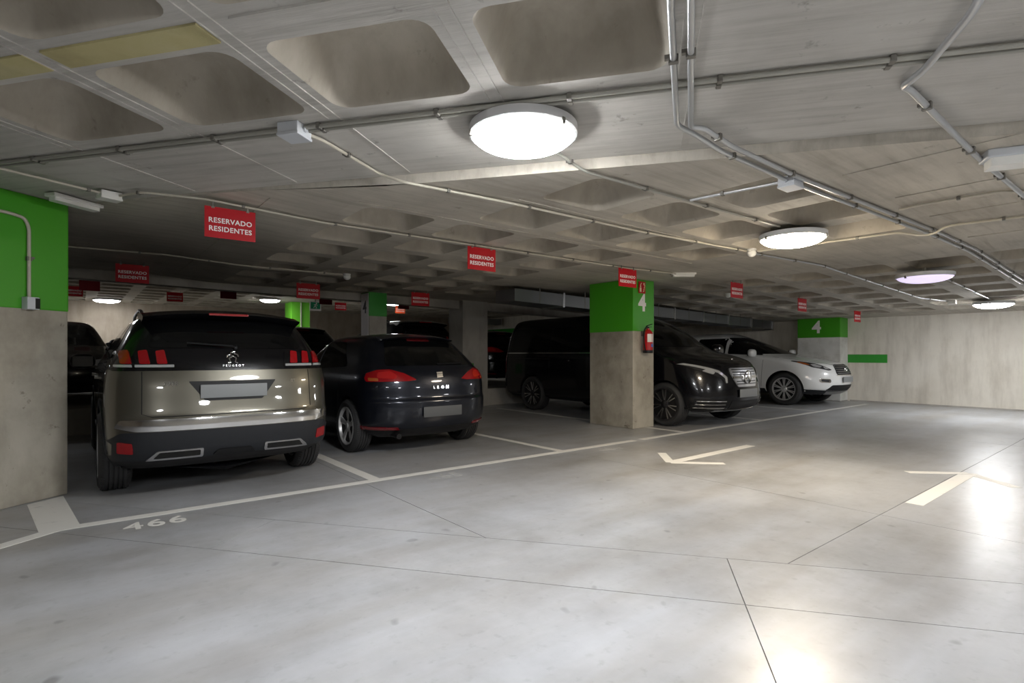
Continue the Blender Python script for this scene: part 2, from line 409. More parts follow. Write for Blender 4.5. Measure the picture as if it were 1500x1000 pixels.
# higher hall behind
us3 = [U0+.93*k for k in range(27)]; vs3 = [VB+.2+.85*k for k in range(15)]
us3 = [u for u in us3 if u < U1]+[U1]; vs3 = [v for v in vs3 if v < V2]+[V2]
c3 = {(i, j) for i in range(6, len(us3)-2) for j in range(1, len(vs3)-2) if not (i % 8 == 7)}
ceilb = grid_ceiling(us3, vs3, c3, CW, CD, lambda x, y: ZB, ident).build('ceiling', 'ceil'); tagit(ceilb, kind='structure')
for i, j in sorted(c3): put('coffer', COF, ceilb, ((us3[i]+us3[i+1])/2, (vs3[j]+vs3[j+1])/2, ZB))
rf = B().box(U0-.25, U1+.25, V0-.25, V2+.25, 3.3, 3.4).build('ceiling', 'ceil'); tagit(rf, kind='structure')

# ------------------------------------------------------------------ floor paint
PZ = .0015
def strip(name, a, b, w, m='paint', z=PZ):
    return B().bar((*a, z/2), (*b, z/2), w, z).build(name, m, floor)
strip('bay_line', (-.16, 4.84), (6.05, 4.80), .10)
strip('bay_line', (6.2, 4.80), (14.9, 4.80), .10)
p = np.array((-.12, 4.83)); strip('bay_line', tuple(p), tuple(p-E2*2.4), .10, z=PZ*1.3)
B().prism([(-.21, 4.84), (.01, 4.86), (-.10, 5.95), (-.32, 5.78)], 0, PZ*.7).build('bay_divider', 'paint', floor)
for u, w in ((2.22, .11), (4.68, .10), (7.3, .09), (9.75, .09), (12.25, .09)):
    strip('bay_divider', (u, 4.84), (u, 9.6), w, z=PZ*.7)
for t, u, v, m in (('466', .43, 4.60, 'paint'), ('465', 2.82, 4.58, 'faded'), ('464', 5.26, 4.58, 'faded')):
    o = put('bay_number', text_mesh(t, .26, m, .0005, .004, 1.12, sx=.9), floor, (u, v-.02, .0015))
def arrow(u, v, sgn):
    h = .06
    P = [(u, v-h), (u+sgn*1.78, v-h), (u+sgn*1.78, v+h), (u, v+h)]
    b = B().prism(P, 0, PZ)
    for s in (1, -1):
        d = np.array((sgn*.7071, s*.7071)); n = np.array((-d[1], d[0]))*.05; a = np.array((u, v)); c = a+d*.58
        b.prism([tuple(a-n), tuple(c-n), tuple(c+n), tuple(a+n)], 0, PZ+.0003*(1.5+s))
    b.build('lane_arrow', 'paint', floor)
arrow(5.13, 3.57, 1); arrow(7.0, 1.35, -1)

# ------------------------------------------------------------------ columns
def column(x0, x1, y0, y1, z0, z1, body, green, zg, label, low=None, rz=0, loc=(0, 0, 0), group=None):
    r = empty('column', (loc[0], loc[1], z0), rz); tagit(r, label, 'column', group)
    bb = B().box(x0, x1, y0, y1, 0, z1-z0, .012).build('shaft', body, r)
    if green:
        g = .004; B().box(x0-g, x1+g, y0-g, y1+g, zg-z0, z1-z0-.002, .012).build('painted_band', green, r)
    if low: g = .003; B().box(x0-g, x1+g, y0-g, y1+g, .02, zg-z0+.002, .01).build('lower_paint', low, r)
    return r
mc = column(6.94, 7.48, 5.53, 6.47, 0, 2.42, 'column', 'green', 1.575, 'concrete column with a green band carrying the extinguisher and a white number 4')
put('numeral', text_mesh('4', .38, 'signwhite', .0008, .012), mc, (7.17, 5.525, 2.03), (math.radians(90), 0, 0))
# near column belongs to the turned grid: local x along E1, y along E2
nc = column(-.52, 0, -.95, 0, 0, 2.488, 'column', 'green', 1.565, 'stained concrete column with a green band and a vertical conduit ending in a switch box', rz=QR, loc=(-.07, 6.02))
gc = column(6.75, 7.45, 10.17, 10.75, 0, 2.45, 'greyconc', None, 0, 'unpainted grey concrete column standing behind the dark blue hatchback')
B().box(6.86, 7.05, 10.163, 10.17, .72, 1.0).build('painted_patch', 'stripe', gc)
c4 = column(4.41, 4.78, 9.92, 10.29, 0, 2.42, 'greyconc', 'stripe', 1.95, 'slim column with a dark green band and a black number 4 on its white side')
B().box(4.398, 4.404, 9.935, 10.275, .4, 2.40).build('white_side', 'signwhite', c4)
put('numeral', text_mesh('4', .34, 'black', .0008, .008), c4, (4.396, 10.1, 2.12), (math.radians(90), 0, math.radians(-90)))
fc = column(5.5, 6.1, 18.5, 19.2, FB, ZB, 'whiteconc', 'lime', 2.1, 'far lime green and white column beside the exit sign')
B().tube([(5.8, 18.47, 1.7), (5.8, 18.47, 2.54)], .02).build('conduit', 'tubec', fc)
fr = column(15.1, 15.59, 5.46, 6.5, 0, 2.15, 'greyconc', 'green', 1.64, 'green and white column with number 4 beside the far wall', low='whiteconc')
put('numeral', text_mesh('4', .44, 'signwhite', .0008, .012), fr, (15.093, 6.02, 1.9), (math.radians(90), 0, math.radians(-90)))

# ------------------------------------------------------------------ dome lamps
def dome_mesh():
    r = .285; prof = [(r*math.cos(t)**.8 if t < 1.57 else 0, -.035-.085*math.sin(t)) for t in np.linspace(0, math.pi/2, 10)]
    return B().lathe([(r, -.02)]+prof, 40)
TRAY = B().lathe([(.30, 0), (.30, -.045), (.288, -.05), (.286, -.02)], 40).mesh('tray', 'lampbase', 40)
CLIP = B().box(-.012, .012, -.006, .006, -.02, .012, .003).box(-.012, .012, -.012, .006, -.024, -.018).mesh('clip', 'clamp')
DOMES = {}
def lamp(u, v, z, m, label, s=1.0, rod=0):
    r = empty('dome_lamp', (u, v, z)); tagit(r, label, 'ceiling lamp', 'round dome lamps')
    put('tray', TRAY, r, (0, 0, -rod), scale=(s, s, 1))
    if m not in DOMES: DOMES[m] = dome_mesh().mesh('dome', m, 60)
    put('dome', DOMES[m], r, (0, 0, -rod), scale=(s, s, 1))
    for k in range(3):
        a = 2*math.pi*k/3+.6; put('clip', CLIP, r, (s*.296*math.cos(a), s*.296*math.sin(a), -rod-.045), (0, 0, a-math.pi/2))
    if rod: B().tube([(0, 0, 0), (0, 0, -rod)], .02).build('stem', 'tubed', r)
    return r
lamp(1.93, 2.3, ZQ, 'dome', 'brightly lit dome lamp on the near slab beside the deep coffers', 1, .03)
lamp(5.42, 2.38, ZP, 'domew', 'lit dome lamp at the end of the conduit with the white ball detector', 1, .05)
lamp(8.97, 2.2, zc(8.97), 'domed', 'dim violet dome lamp that is nearly burnt out', 1.1, .09)
lamp(13.2, 2.2, zc(13.2), 'dome', 'lit dome lamp close to the beige end wall', 1, .05)
lamp(4.7, 18.0, ZB, 'domef', 'lit dome lamp in the hall behind, beside the lime column')
lamp(.7, 21.3, ZB, 'domef', 'lit dome lamp in the hall behind, near the brown back wall', 1.2)
lamp(-1.4, 13.4, ZB, 'domef', 'added unseen dome lamp in the hall, lighting the slim column')  # extra lamp added out of view to brighten the slim column's white side
lamp(8.17, 16.5, ZB, 'domef', 'lit dome lamp in the hall behind the slim column')
for u, v, t in ((-1.5, -.35, 'lit dome lamp over the lane behind the deep coffers'), (1.4, -1.9, 'lit dome lamp over the lane opposite the bronze grey car'), (5.0, -2.0, 'lit dome lamp over the lane opposite the empty bay'), (9.0, -2.2, 'lit dome lamp over the lane opposite the black van')):
    lamp(u, v, ZQ if .7965*u+.6046*v < QLINE else zc(u), 'dome', t)      # the lane goes on behind the viewer

# ------------------------------------------------------------------ conduits, boxes, detectors
CL = {}
def conduit(paths, r, m, label, name='conduit', step=.75, fil=.06, group='conduits under the ceiling'):
    b = B(); c0 = paths[0][0]
    root = empty(name, c0); tagit(root, label, 'conduit', group); c0 = Vector(c0)
    for k, P in enumerate(paths):
        B().tube([Vector(p)-c0 for p in P], r, 10, fil=fil).build('tube', m, root, 60)
        if (r, m) not in CL: CL[(r, m)] = B().box(-.012, .012, -r-.006, r+.006, -r-.004, r+.004, .004).box(-.012, .012, r, r+.022, r-.012, r+.004).mesh('clamp', 'clamp')
        acc = .25
        for i in range(len(P)-1):
            a, c = Vector(P[i])-c0, Vector(P[i+1])-c0; L = (c-a).length; d = (c-a).normalized()
            while acc < L-.05:
                q = a+d*acc; put('clamp', CL[(r, m)], root, q, (0, 0, math.atan2(d.y, d.x))); acc += step
            acc = max(.12, acc-L) if L > .2 else acc
    return root
def P3(pts, z): return [(u, v, z if z is not None else zc(u)-.02) for u, v in pts]
zq = ZQ-.018
def ql(b, a0, a1): return [(*q2w(a0, b), zq), (*q2w(a1, b), zq)]
conduit([ql(2.655, -4.82, 7.5), ql(2.70, -4.82, 7.5)], .012, 'tubed', 'pair of thin conduits along the edge of the deep coffers', step=.7)
conduit([[(1.03, 3.17, zq), (1.13, 3.2, zq), (1.66, 3.55, zq), (1.75, 3.40, ZP-.02), (2.67, 3.34, ZP-.02), (4.26, 3.32, ZP-.02), (6.05, 3.18, ZP-.02)]], .010, 'tubec', 'thin conduit from the grey box past the lamp to the white ball detector')
conduit([[(2.12, 2.5, zq), (2.35, 2.47, zq), (2.6, 2.46, ZP-.02), (3.70, 2.42, ZP-.02), (5.12, 2.37, ZP-.02)]], .010, 'tubed', 'conduit running between the bright lamp and the warm lamp')
conduit([[(3.71, 2.40, ZP-.02), (3.82, 1.72, ZP-.02)]], .012, 'tube', 'short grey conduit from the small box to the lamp conduit')
n1 = [(1.0, .70), (1.64, 1.14), (2.53, 1.72)]; n2 = [(1.0, .64), (1.72, 1.11), (2.60, 1.68)]
conduit([[(u, v, zq-.03) for u, v in n1]+[(2.72, 1.72, zq-.035), (2.95, 1.70, ZP-.025), (3.84, 1.70, ZP-.025), (6.67, 1.57, ZP-.025), (8.0, 1.55, ZP-.025), (12.5, 1.52, zc(12.5)-.025)],
         [(u, v, zq-.035) for u, v in n2]+[(2.66, 1.64, zq-.035), (2.95, 1.63, ZP-.02), (3.84, 1.63, ZP-.02), (6.67, 1.50, ZP-.02), (8.0, 1.48, ZP-.02), (12.5, 1.45, zc(12.5)-.02)]], .0145, 'tube', 'two steel tubes side by side turning along the lane', step=.9)
conduit([[(2.1, .22, zq), (2.40, .41, zq), (2.51, .47, zq-.035), (2.86, .70, zq-.035), (2.95, .79, zq-.035), (3.05, .83, zq), (3.12, .82, zq), (4.15, .78, ZP-.025), (8.0, .70, ZP-.025)]], .016, 'tube', 'thick grey tube with a kink leading to the grey emergency light')
conduit([[(6.16, 3.10, ZP-.02), (6.24, 2.47, ZP-.02), (6.3, 1.75, ZP-.02), (6.42, 1.60, ZP-.06), (6.42, 1.50, ZP-.06), (6.32, 1.38, ZP-.02), (6.42, .8, ZP-.02), (6.5, -2, ZP-.02)]], .011, 'tubec', 'cream conduit crossing under the steel tubes in a bow')
conduit([[(5.3, 1.47, ZP-.02), (5.26, 1.33, ZP-.02), (5.29, .84, ZP-.02), (5.45, .73, ZP-.02), (5.9, .72, ZP-.02)]], .010, 'tubec', 'cream conduit joining the steel tubes to the thick grey tube')
conduit([[(-1.6, 4.7, 2.455), (-.41, 5.0, 2.455), (.14, 5.27, 2.455)], [(.24, 5.30, 2.455), (.39, 5.04, 2.455), (.8, 4.93, 2.45), (1.73, 4.90, 2.40), (3.28, 4.88, ZP-.02), (5.99, 4.84, ZP-.02), (7.16, 4.70, ZP-.02)]], .009, 'tubec', 'thin conduit above the front row of red signs')
conduit([[(-.4, 8.2, 2.46), (.85, 8.02, 2.455), (1.73, 7.99, ZP-.015), (2.3, 7.97, ZP-.015), (3.1, 7.95, ZP-.015)]], .011, 'tubec', 'thin conduit above the parked cars ending at a small detector')
conduit([[(6.15, 3.2, ZP-.02), (7.78, 3.05, ZP-.02), (12.1, 3.05, zc(12.1)-.02), (12.9, 2.8, zc(12.9)-.02)]], .012, 'tube', 'thin conduit from the ball detector towards the end wall')
conduit([[(9.3, 2.2, zc(9.3)-.02), (12.9, 2.2, zc(12.9)-.02)]], .012, 'tube', 'thin conduit between the violet lamp and the last lamp')
def jbox(u, v, z, w, d, h, rz, m, label, knock=True):
    r = empty('junction_box', (u, v, z), rz); tagit(r, label, 'junction box', 'junction boxes under the ceiling')
    B().box(-w/2, w/2, -d/2, d/2, -h, 0, .006).build('body', m, r)
    B().box(-w/2-.003, w/2+.003, -d/2-.003, d/2+.003, -h-.014, -h+.002, .004).build('cover', m, r)
    if knock:
        for s in (-1, 1): B().lathe([(.016, 0), (.016, .012), (0, .012)], 12, c=(0, 0, 0)).build('gland', m, r, 40, (s*w/2, 0, -h/2), (0, s*math.pi/2, 0))
    return r
jbox(.95, 3.14, ZQ, .13, .13, .06, QR, 'boxgrey', 'grey junction box on the pair of thin conduits')
jbox(3.84, 1.70, ZP, .15, .11, .06, 0, 'boxgrey', 'grey junction box beside the two steel tubes')
jbox(.19, 5.31, 2.48, .14, .11, .05, .3, 'white', 'pale junction box above the bronze grey car')
jbox(12.95, 2.75, zc(12.95), .12, .12, .06, 0, 'white', 'pale junction box before the end wall')
def batten(u, v, z, L, w, h, rz, m, label):
    r = empty('emergency_light', (u, v, z), rz); tagit(r, label, 'emergency light', 'emergency lights')
    B().box(-L/2, L/2, -w/2, w/2, -h*.5, 0, .008).build('housing', m, r)
    B().prism(round_poly([(-L/2+.02, -w/2+.012), (L/2-.02, -w/2+.012), (L/2-.02, w/2-.012), (-L/2+.02, w/2-.012)], .02), -h, -h*.5).build('diffuser', 'white', r)
    return r
batten(-.02, 5.72, 2.48, .40, .11, .06, QA, 'white', 'white emergency light beside the green top of the near column')
batten(7.05, 4.68, ZP, .36, .1, .06, -.7, 'white', 'white emergency light beside the extinguisher column')
batten(4.36, .60, ZP, .36, .15, .10, math.radians(-62), 'boxgrey', 'grey emergency light beside the kinked grey tube')
def detector(u, v, z, s, drop, label):
    r = empty('smoke_detector', (u, v, z)); tagit(r, label, 'detector', 'smoke detectors')
    B().lathe([(.05*s, 0), (.05*s, -.015*s-drop*.3), (.03*s, -.02*s-drop*.6)], 20).build('base', 'white', r, 40)
    B().lathe([(.03*s, -.01-drop*.6)]+[(.05*s*math.cos(t), -.03*s-drop-.045*s*math.sin(t)) for t in np.linspace(-.9, 1.57, 9)], 20).build('head', 'white', r, 60)
detector(6.06, 3.12, ZP, 1.0, .02, 'white ball detector below the warm lamp')
detector(3.17, 7.93, ZP, 1.1, .01, 'small white detector above the dark blue hatchback')
detector(9.6, 5.4, zc(9.6), 1.0, .01, 'small white detector above the white car')

# ventilation ducts
def duct(P, w, h, label):
    r = empty('ventilation_duct', P[0]); tagit(r, label, 'duct', 'ventilation ducts'); o = Vector(P[0])
    for i in range(len(P)-1):
        a, b = Vector(P[i])-o, Vector(P[i+1])-o; L = (b-a).length; n = max(1, round(L/1.2)); d = (b-a)/n
        for k in range(n):
            B().bar(a+d*k, a+d*(k+1), w, h).build('duct_section', 'duct', r)
            B().bar(a+d*(k+.5)+Vector((0, -w/2, -h/2)), a+d*(k+.5)+Vector((0, -w/2, .36)), .02, .005, (0, 1, 0)).build('hanger', 'clamp', r)
            B().bar(a+d*(k+1)-d.normalized()*.02, a+d*(k+1)+d.normalized()*.02, w+.05, h+.05).build('flange', 'satin', r)
    return r
duct([(5.95, 7.6, 2.25), (15.4, 7.6, 2.03)], .55, .22, 'grey sheet metal duct above the black van')
duct([(12.8, 20.2, 2.72), (15.4, 20.2, 2.72)], .5, .25, 'pale duct along the brown back wall')

# ------------------------------------------------------------------ signs
SW, SH = .38, .25
BOARD = B().box(-SW/2, SW/2, -.003, .003, -SH, 0).mesh('board', 'red')
BACK = B().box(-SW/2, SW/2, -.003, .003, -SH, 0).mesh('board', 'redback')
ORNG = B().box(-SW/2, SW/2, -.003, .003, -SH, 0).mesh('board', 'orange')
LET = [text_mesh(t, .056, 'signwhite', .0006, .0012, 1.08) for t in ('RESERVADO', 'RESIDENTES')]
HANG = B().box(-.012, .012, -.006, .006, -.012, .0).box(-.004, .004, -.004, .004, 0, .05).mesh('hanger', 'clamp')
def sign(u, v, z, label, back=False, board=None, rz=0, group='red reserved signs', s=1):
    r = empty('hanging_sign', (u, v, z), rz); tagit(r, label, 'sign', group); r.scale = (s, s, s)
    put('board', board or (BACK if back else BOARD), r)
    sgn = 1 if back else -1
    for k in (0, 1): put('lettering', LET[k], r, (0, sgn*.0045, -SH/2+.015-.068*k), (math.radians(90), 0, math.pi if back else 0))
    for x in (-.13, .13): put('hanger', HANG, r, (x, 0, 0))
for u, v, z, t in ((.98, 4.93, 2.40, 'above the back of the bronze grey car'), (3.50, 4.89, 2.385, 'above the empty bay beside the dark blue hatchback'), (5.93, 4.82, 2.385, 'in front of the green extinguisher column'),
             (8.45, 4.6, 2.38, 'above the nose of the black van'), (11.0, 4.65, 2.29, 'between the van and the white car'), (13.85, 4.65, 2.19, 'above the bonnet of the white car')):
    sign(u, v, z, 'red hanging sign reading RESERVADO RESIDENTES '+t)
for u, t in ((.58, 'over the front of the bronze grey car'), (2.96, 'between the bronze car and the slim column'), (5.05, 'just beside the grey column')):
    sign(u, 9.05, zc(u)-.05, 'dark red hanging sign in the second row '+t)
for u, t in ((.2, 'nearest to the green near column'), (3.05, 'above the roof of the bronze grey car'), (5.6, 'between the lime column and the slim column'), (8.1, 'between the slim column and the grey column')):
    sign(u, 15.6, 2.90, 'blank maroon back of a hall sign '+t, True, group='maroon sign backs')
for u, t in ((-.1, 'peeping out beside the near green column'), (2.06, 'just over the bronze grey car'), (6.7, 'between exit sign and slim column')):
    sign(u, 17.3, 2.90, 'small bright red sign in the hall '+t, group='far bright red signs')
sign(8.85, 17.3, 2.90, 'small orange red sign far beside the slim column', board=ORNG, group='far bright red signs')
def flat_sign(name, cx, cy, cz, w, h, m, label, rz=0):
    r = empty(name, (cx, cy, cz), rz); tagit(r, label, 'sign'); B().box(-w/2, w/2, -.004, .004, -h/2, h/2).build('board', m, r); return r
ex = flat_sign('exit_sign', 5.88, 17.3, 2.74, .36, .30, 'signwhite', 'green and white emergency exit sign with a running figure')
B().box(-.15, .15, -.007, -.004, -.09, .12).build('green_panel', 'exit', ex)
B().box(-.02, .02, -.004, .004, .14, .215).build('hanger', 'clamp', ex)
pg = B().lathe([(.022, 0), (.022, .003), (0, .003)], 12, 'y', c=(.03, -.011, .085))
for a, b in (((.02, 0, .055), (-.02, 0, .0)), ((-.02, 0, 0), (.03, 0, -.03)), ((.03, 0, -.03), (.02, 0, -.075)), ((-.02, 0, 0), (-.06, 0, -.06)), ((.01, 0, .05), (.06, 0, .02)), ((.01, 0, .05), (-.05, 0, .04))):
    pg.bar((a[0], -.009, a[2]), (b[0], -.009, b[2]), .018, .004, (0, 1, 0))
pg.build('running_figure', 'signwhite', ex)
fs = flat_sign('fire_sign', 7.15, 5.515, 2.29, .17, .19, 'red', 'small red fire equipment sign above the number 4')
b = B().box(-.065, -.02, -.006, -.004, -.075, -.005, .001).box(-.055, -.03, -.006, -.004, .0, .03); b.tube([(-.05, -.006, .035), (-.03, -.006, .06), (-.02, -.006, .07)], .006)
b.build('extinguisher_symbol', 'yellow', fs)
b = B()
for k in range(4): b.tube([(.02+.012*k, -.006, -.07+.03*k), (.045+.006*k, -.006, -.05+.03*k)], .007)
b.box(.03, .06, -.006, -.004, .04, .075); b.build('flame_symbol', 'yellow', fs)

# near column fittings: conduit and switch box on the face that looks at the lane (local +x of column)
t = -.315
cr = conduit([[(.018, -.62, 2.30), (.018, -.46, 2.305), (.018, t-.03, 2.29), (.018, t, 2.22), (.018, t, 1.66)]], .013, 'tubec', 'cream conduit bending down the green face of the near column', step=.32, fil=.08)
cr.parent = nc
cr.location = (.018, -.62, 2.30)
for k in ('label', 'category', 'group'): del cr[k]
for ch in list(cr.children): ch.name = 'conduit_piece' if ch.name.startswith('tube') else 'clamp'
sb = B().box(.004, .07, t-.045, t+.045, 1.56, 1.66, .006).build('switch_box', 'boxgrey', nc)
B().box(.035, .072, t+.012, t+.047, 1.568, 1.652).build('socket_face', 'black', sb)

# extinguisher
ex = empty('fire_extinguisher', (7.18, 5.42, 1.22)); tagit(ex, 'red fire extinguisher with black hose hanging on the green banded column', 'fire extinguisher')
B().lathe([(0, .03), (.07, .03), (.078, .05), (.078, .30), (.07, .34), (.045, .37), (.028, .385), (.028, .40)], 28).build('cylinder', 'extred', ex, 40)
B().lathe([(.06, 0), (.08, .005), (.081, .045), (.079, .05), (0, .05)], 28).build('foot_ring', 'black', ex, 40)
def arc_patch(r, a0, a1, z0, z1, n=10):
    V = [(r*math.cos(a), r*math.sin(a), z) for z in (z0, z1) for a in np.linspace(a0, a1, n)]
    return V, [(i, i+1, n+i+1, n+i) for i in range(n-1)]
B().add(*arc_patch(.0795, -2.6, -1.65, .18, .31)).add(*arc_patch(.0795, -1.5, -.5, .18, .31)).build('instruction_label', 'paper', ex, 40)
B().add(*arc_patch(.0797, -1.8, -.9, .10, .15)).build('blue_label', 'blue', ex, 40)
B().lathe([(.022, .395), (.022, .43), (0, .43)], 16).bar((-.03, 0, .44), (.075, -.02, .47), .03, .012).bar((-.02, 0, .42), (.06, -.02, .425), .026, .01).build('valve_handle', 'black', ex, 40)
B().tube([(-.01, 0, .42), (-.05, -.01, .43), (-.11, -.01, .36), (-.125, -.01, .22), (-.10, -.01, .1), (-.085, -.01, .05)], .011, fil=.06).build('hose', 'black', ex, 50)
B().box(-.04, .04, .08, .105, .28, .36).build('wall_bracket', 'clamp', ex)

# ------------------------------------------------------------------ cars
def pchip(xk, yk, x):
    xk, yk = np.array(xk, float), np.array(yk, float); h = np.diff(xk); dl = np.diff(yk)/h; d = np.zeros(len(xk))
    for i in range(1, len(xk)-1):
        if dl[i-1]*dl[i] > 0:
            w1, w2 = 2*h[i]+h[i-1], h[i]+2*h[i-1]; d[i] = (w1+w2)/(w1/dl[i-1]+w2/dl[i])
    d[0], d[-1] = dl[0], dl[-1]
    i = np.clip(np.searchsorted(xk, x)-1, 0, len(h)-1); t = (x-xk[i])/h[i]
    return (2*t**3-3*t**2+1)*yk[i]+(t**3-2*t**2+t)*h[i]*d[i]+(-2*t**3+3*t**2)*yk[i+1]+(t**3-t**2)*h[i]*d[i+1]
def prof(L, z): return pchip([p[0] for p in L], [p[1] for p in L], z)
class Car:
    def __init__(s, name, L, rear, front, width, capr, capf, nr, nf, axles, wheel_r, label, cat='car', zsplit=None, mats=('pblack',), arch_gap=.045, group=None, zlow=.30):
        s.L = L; s.root = empty(name); tagit(s.root, label, cat, group); s.axles = axles; s.R = wheel_r
        z0, z1 = rear[0][0], rear[-1][0]; zs = np.concatenate([np.linspace(z0, z1-.12, 64)[:-1], z1-.12*np.linspace(1, 0, 16)**2])
        xr, xf, bw = prof(rear, zs), prof(front, zs), prof(width, zs); lr, lf = prof(capr, zs), prof(capf, zs)
        V = []; A = np.linspace(0, math.pi/2, 15); ns = 34
        for k in range(len(zs)):
            half = (xf[k]-xr[k])/2; a, b = min(lr[k], half*.98), min(lf[k], half*.98); w = bw[k]
            pts = [(xr[k]+a*(1-math.cos(t)**(2/nr)), w*math.sin(t)**(2/nr)) for t in A]
            for t in np.linspace(0, 1, ns+2)[1:-1]:
                x = xr[k]+a+(xf[k]-b-xr[k]-a)*t; pts.append((x, w))
            pts += [(xf[k]-b*(1-math.cos(t)**(2/nf)), w*math.sin(t)**(2/nf)) for t in A[::-1]]
            # gentle barrel shape of the flanks in plan
            pts = [(x, y*(1-.035*abs((x-L*.5)/(L*.5))**2.5)) for x, y in pts]
            full = pts+[(x, -y) for x, y in pts[-2:0:-1]]; n = len(full); V += [(x, y, zs[k]) for x, y in full]
        F = [(k*n+i, k*n+(i+1) % n, (k+1)*n+(i+1) % n, (k+1)*n+i) for k in range(len(zs)-1) for i in range(n)]
        F += [tuple(range(n))[::-1], tuple(range((len(zs)-1)*n, len(zs)*n))]
        s.V = [Vector(v) for v in V]; s.bvh = BVHTree.FromPolygons(s.V, F)
        idx = None
        zm = [sum(V[i][2] for i in f)/len(f) for f in F]; hi = len(mats)-1 if zsplit is not None else 0
        idx = [len(mats) if z < zlow else (hi if zsplit is not None and z > zsplit else 0) for z in zm]
        me = me_from('body', V, F, list(mats)+['black'], 38, idx)
        body = put('body', me); cut = B()
        for ax in axles:
            for sd in (-1, 1):
                y0, y1 = (.52, 1.3) if sd > 0 else (-1.3, -.52)
                cut.lathe([(s.R+arch_gap, y0), (s.R+arch_gap, y1)], 40, 'y', c=(ax, 0, s.R))
        co = cut.build('cutter', ['black'])
        md = body.modifiers.new('arch', 'BOOLEAN'); md.object = co; md.operation = 'DIFFERENCE'; md.solver = 'EXACT'; md.material_mode = 'TRANSFER'
        bpy.context.view_layer.update()
        nm = bpy.data.meshes.new_from_object(body.evaluated_get(bpy.context.evaluated_depsgraph_get()))
        body.modifiers.clear(); body.data = nm; nm.name = 'body'
        bpy.data.objects.remove(co)
        nm.polygons.foreach_set('use_smooth', [True]*len(nm.polygons)); nm.set_sharp_from_angle(angle=math.radians(38))
        s.body = s.fix(body)
    def fix(s, o, par=None):
        o.parent = par or s.root
        if par is None: o.location = Vector(o.location)+Vector((-s.L/2, 0, 0))
        return o
    def hit(s, view, a, b):
        for k in range(30):
            if view == 'r': o, d, t = Vector((-3, a, b)), Vector((1, 0, 0)), None
            elif view == 'f': o, d, t = Vector((s.L+3, a, b)), Vector((-1, 0, 0)), None
            elif view == 'l': o, d = Vector((a, 3, b)), Vector((0, -1, 0))
            elif view == 's': o, d = Vector((a, -3, b)), Vector((0, 1, 0))
            else: o, d = Vector((a, b, 4)), Vector((0, 0, -1))
            h = s.bvh.ray_cast(o, d)
            if h[0] is not None:
                n = h[1] if h[1].dot(d) < 0 else -h[1]; return h[0], n, d
            if view in 'rf': a *= .985
            elif view in 'ls': b *= .99
            else: b *= .97
        return Vector((a, 0, b)), Vector((0, 0, 1)), Vector((0, 0, -1))
    def patch(s, name, poly, view, m, off=.004, th=.012, res=.05, par=None, label=None):
        """a panel that follows the body surface, outlined in the given elevation"""
        bm = bmesh.new(); vs = [bm.verts.new((x, y, 0)) for x, y in poly]; bm.faces.new(vs)
        xs = [p[0] for p in poly]; ys = [p[1] for p in poly]
        for ax, lo, hi in ((0, min(xs), max(xs)), (1, min(ys), max(ys))):
            n = int((hi-lo)/res)
            for k in range(1, n+1):
                c = lo+(hi-lo)*k/(n+1); co = (c, 0, 0) if ax == 0 else (0, c, 0); no = (1, 0, 0) if ax == 0 else (0, 1, 0)
                bmesh.ops.bisect_plane(bm, geom=bm.verts[:]+bm.edges[:]+bm.faces[:], plane_co=co, plane_no=no, dist=1e-5)
        bmesh.ops.triangulate(bm, faces=[f for f in bm.faces if len(f.verts) > 4])
        low = {}
        bound = [e for e in bm.edges if e.is_boundary]
        for v in bm.verts:
            p, n, d = s.hit(view, v.co.x, v.co.y); v.co = p+n*off; low[v] = p+n*(off-th)
        new = {}
        for e in bound:
            for v in e.verts:
                if v not in new: new[v] = bm.verts.new(low[v])
            a, b = e.verts; bm.faces.new((a, b, new[b], new[a]))
        bmesh.ops.recalc_face_normals(bm, faces=bm.faces[:])
        me = bpy.data.meshes.new(name); bm.to_mesh(me); bm.free(); me.materials.append(M[m])
        # make sure the outer face looks outwards
        d = s.hit(view, sum(xs)/len(xs), sum(ys)/len(ys))[2]; tot = Vector((0, 0, 0))
        for f in me.polygons: tot += f.normal*f.area
        me.polygons.foreach_set('use_smooth', [True]*len(me.polygons)); me.set_sharp_from_angle(angle=math.radians(45))
        if tot.dot(d) > 0: me.flip_normals()
        o = put(name, me); s.fix(o, par)
        if label: o['label'] = label
        return o
    def both(s, name, poly, view, m, **k):
        """mirrored pair: for 'r'/'f' mirrored in y, for 'l' repeated on the other flank"""
        if view in 'rf':
            return [s.patch(name, poly, view, m, **k), s.patch(name, [(-a, b) for a, b in poly][::-1], view, m, **k)]
        return [s.patch(name, poly, v, m, **k) for v in 'ls']
    def line(s, name, pts, view, w=.006, m='gap', off=.0015, th=.004, res=.06):
        """thin strip along a polyline"""
        L = []; R = []
        for i, p in enumerate(pts):
            a = np.array(pts[max(0, i-1)]); b = np.array(pts[min(len(pts)-1, i+1)]); d = (b-a)/np.linalg.norm(b-a); n = np.array((-d[1], d[0]))*w/2
            L.append(tuple(np.array(p)+n)); R.append(tuple(np.array(p)-n))
        poly = L+R[::-1]
        if view == 'side': return [s.patch(name, poly, v, m, off=off, th=th, res=res) for v in 'ls']
        return s.patch(name, poly, view, m, off=off, th=th, res=res)
    def add(s, name, b, m, smooth=40, par=None, label=None):
        o = b.build(name, m, None, smooth); s.fix(o, par)
        if label: o['label'] = label
        return o
    def text(s, body, size, view, a, b, m='chrome', spacing=1.0, off=.004, sx=1.0, name='lettering'):
        p, n, d = s.hit(view, a, b); me = text_mesh(body, size, m, .0015, .0004, spacing, sx=sx)
        o = put(name, me); s.fix(o)
        o.location = Vector(o.location)+p+n*off
        tilt = math.atan2(n.z, math.hypot(n.x, n.y)); o.rotation_euler = (math.pi/2-tilt, 0, math.atan2(n.y, n.x)+math.pi/2)
        return o
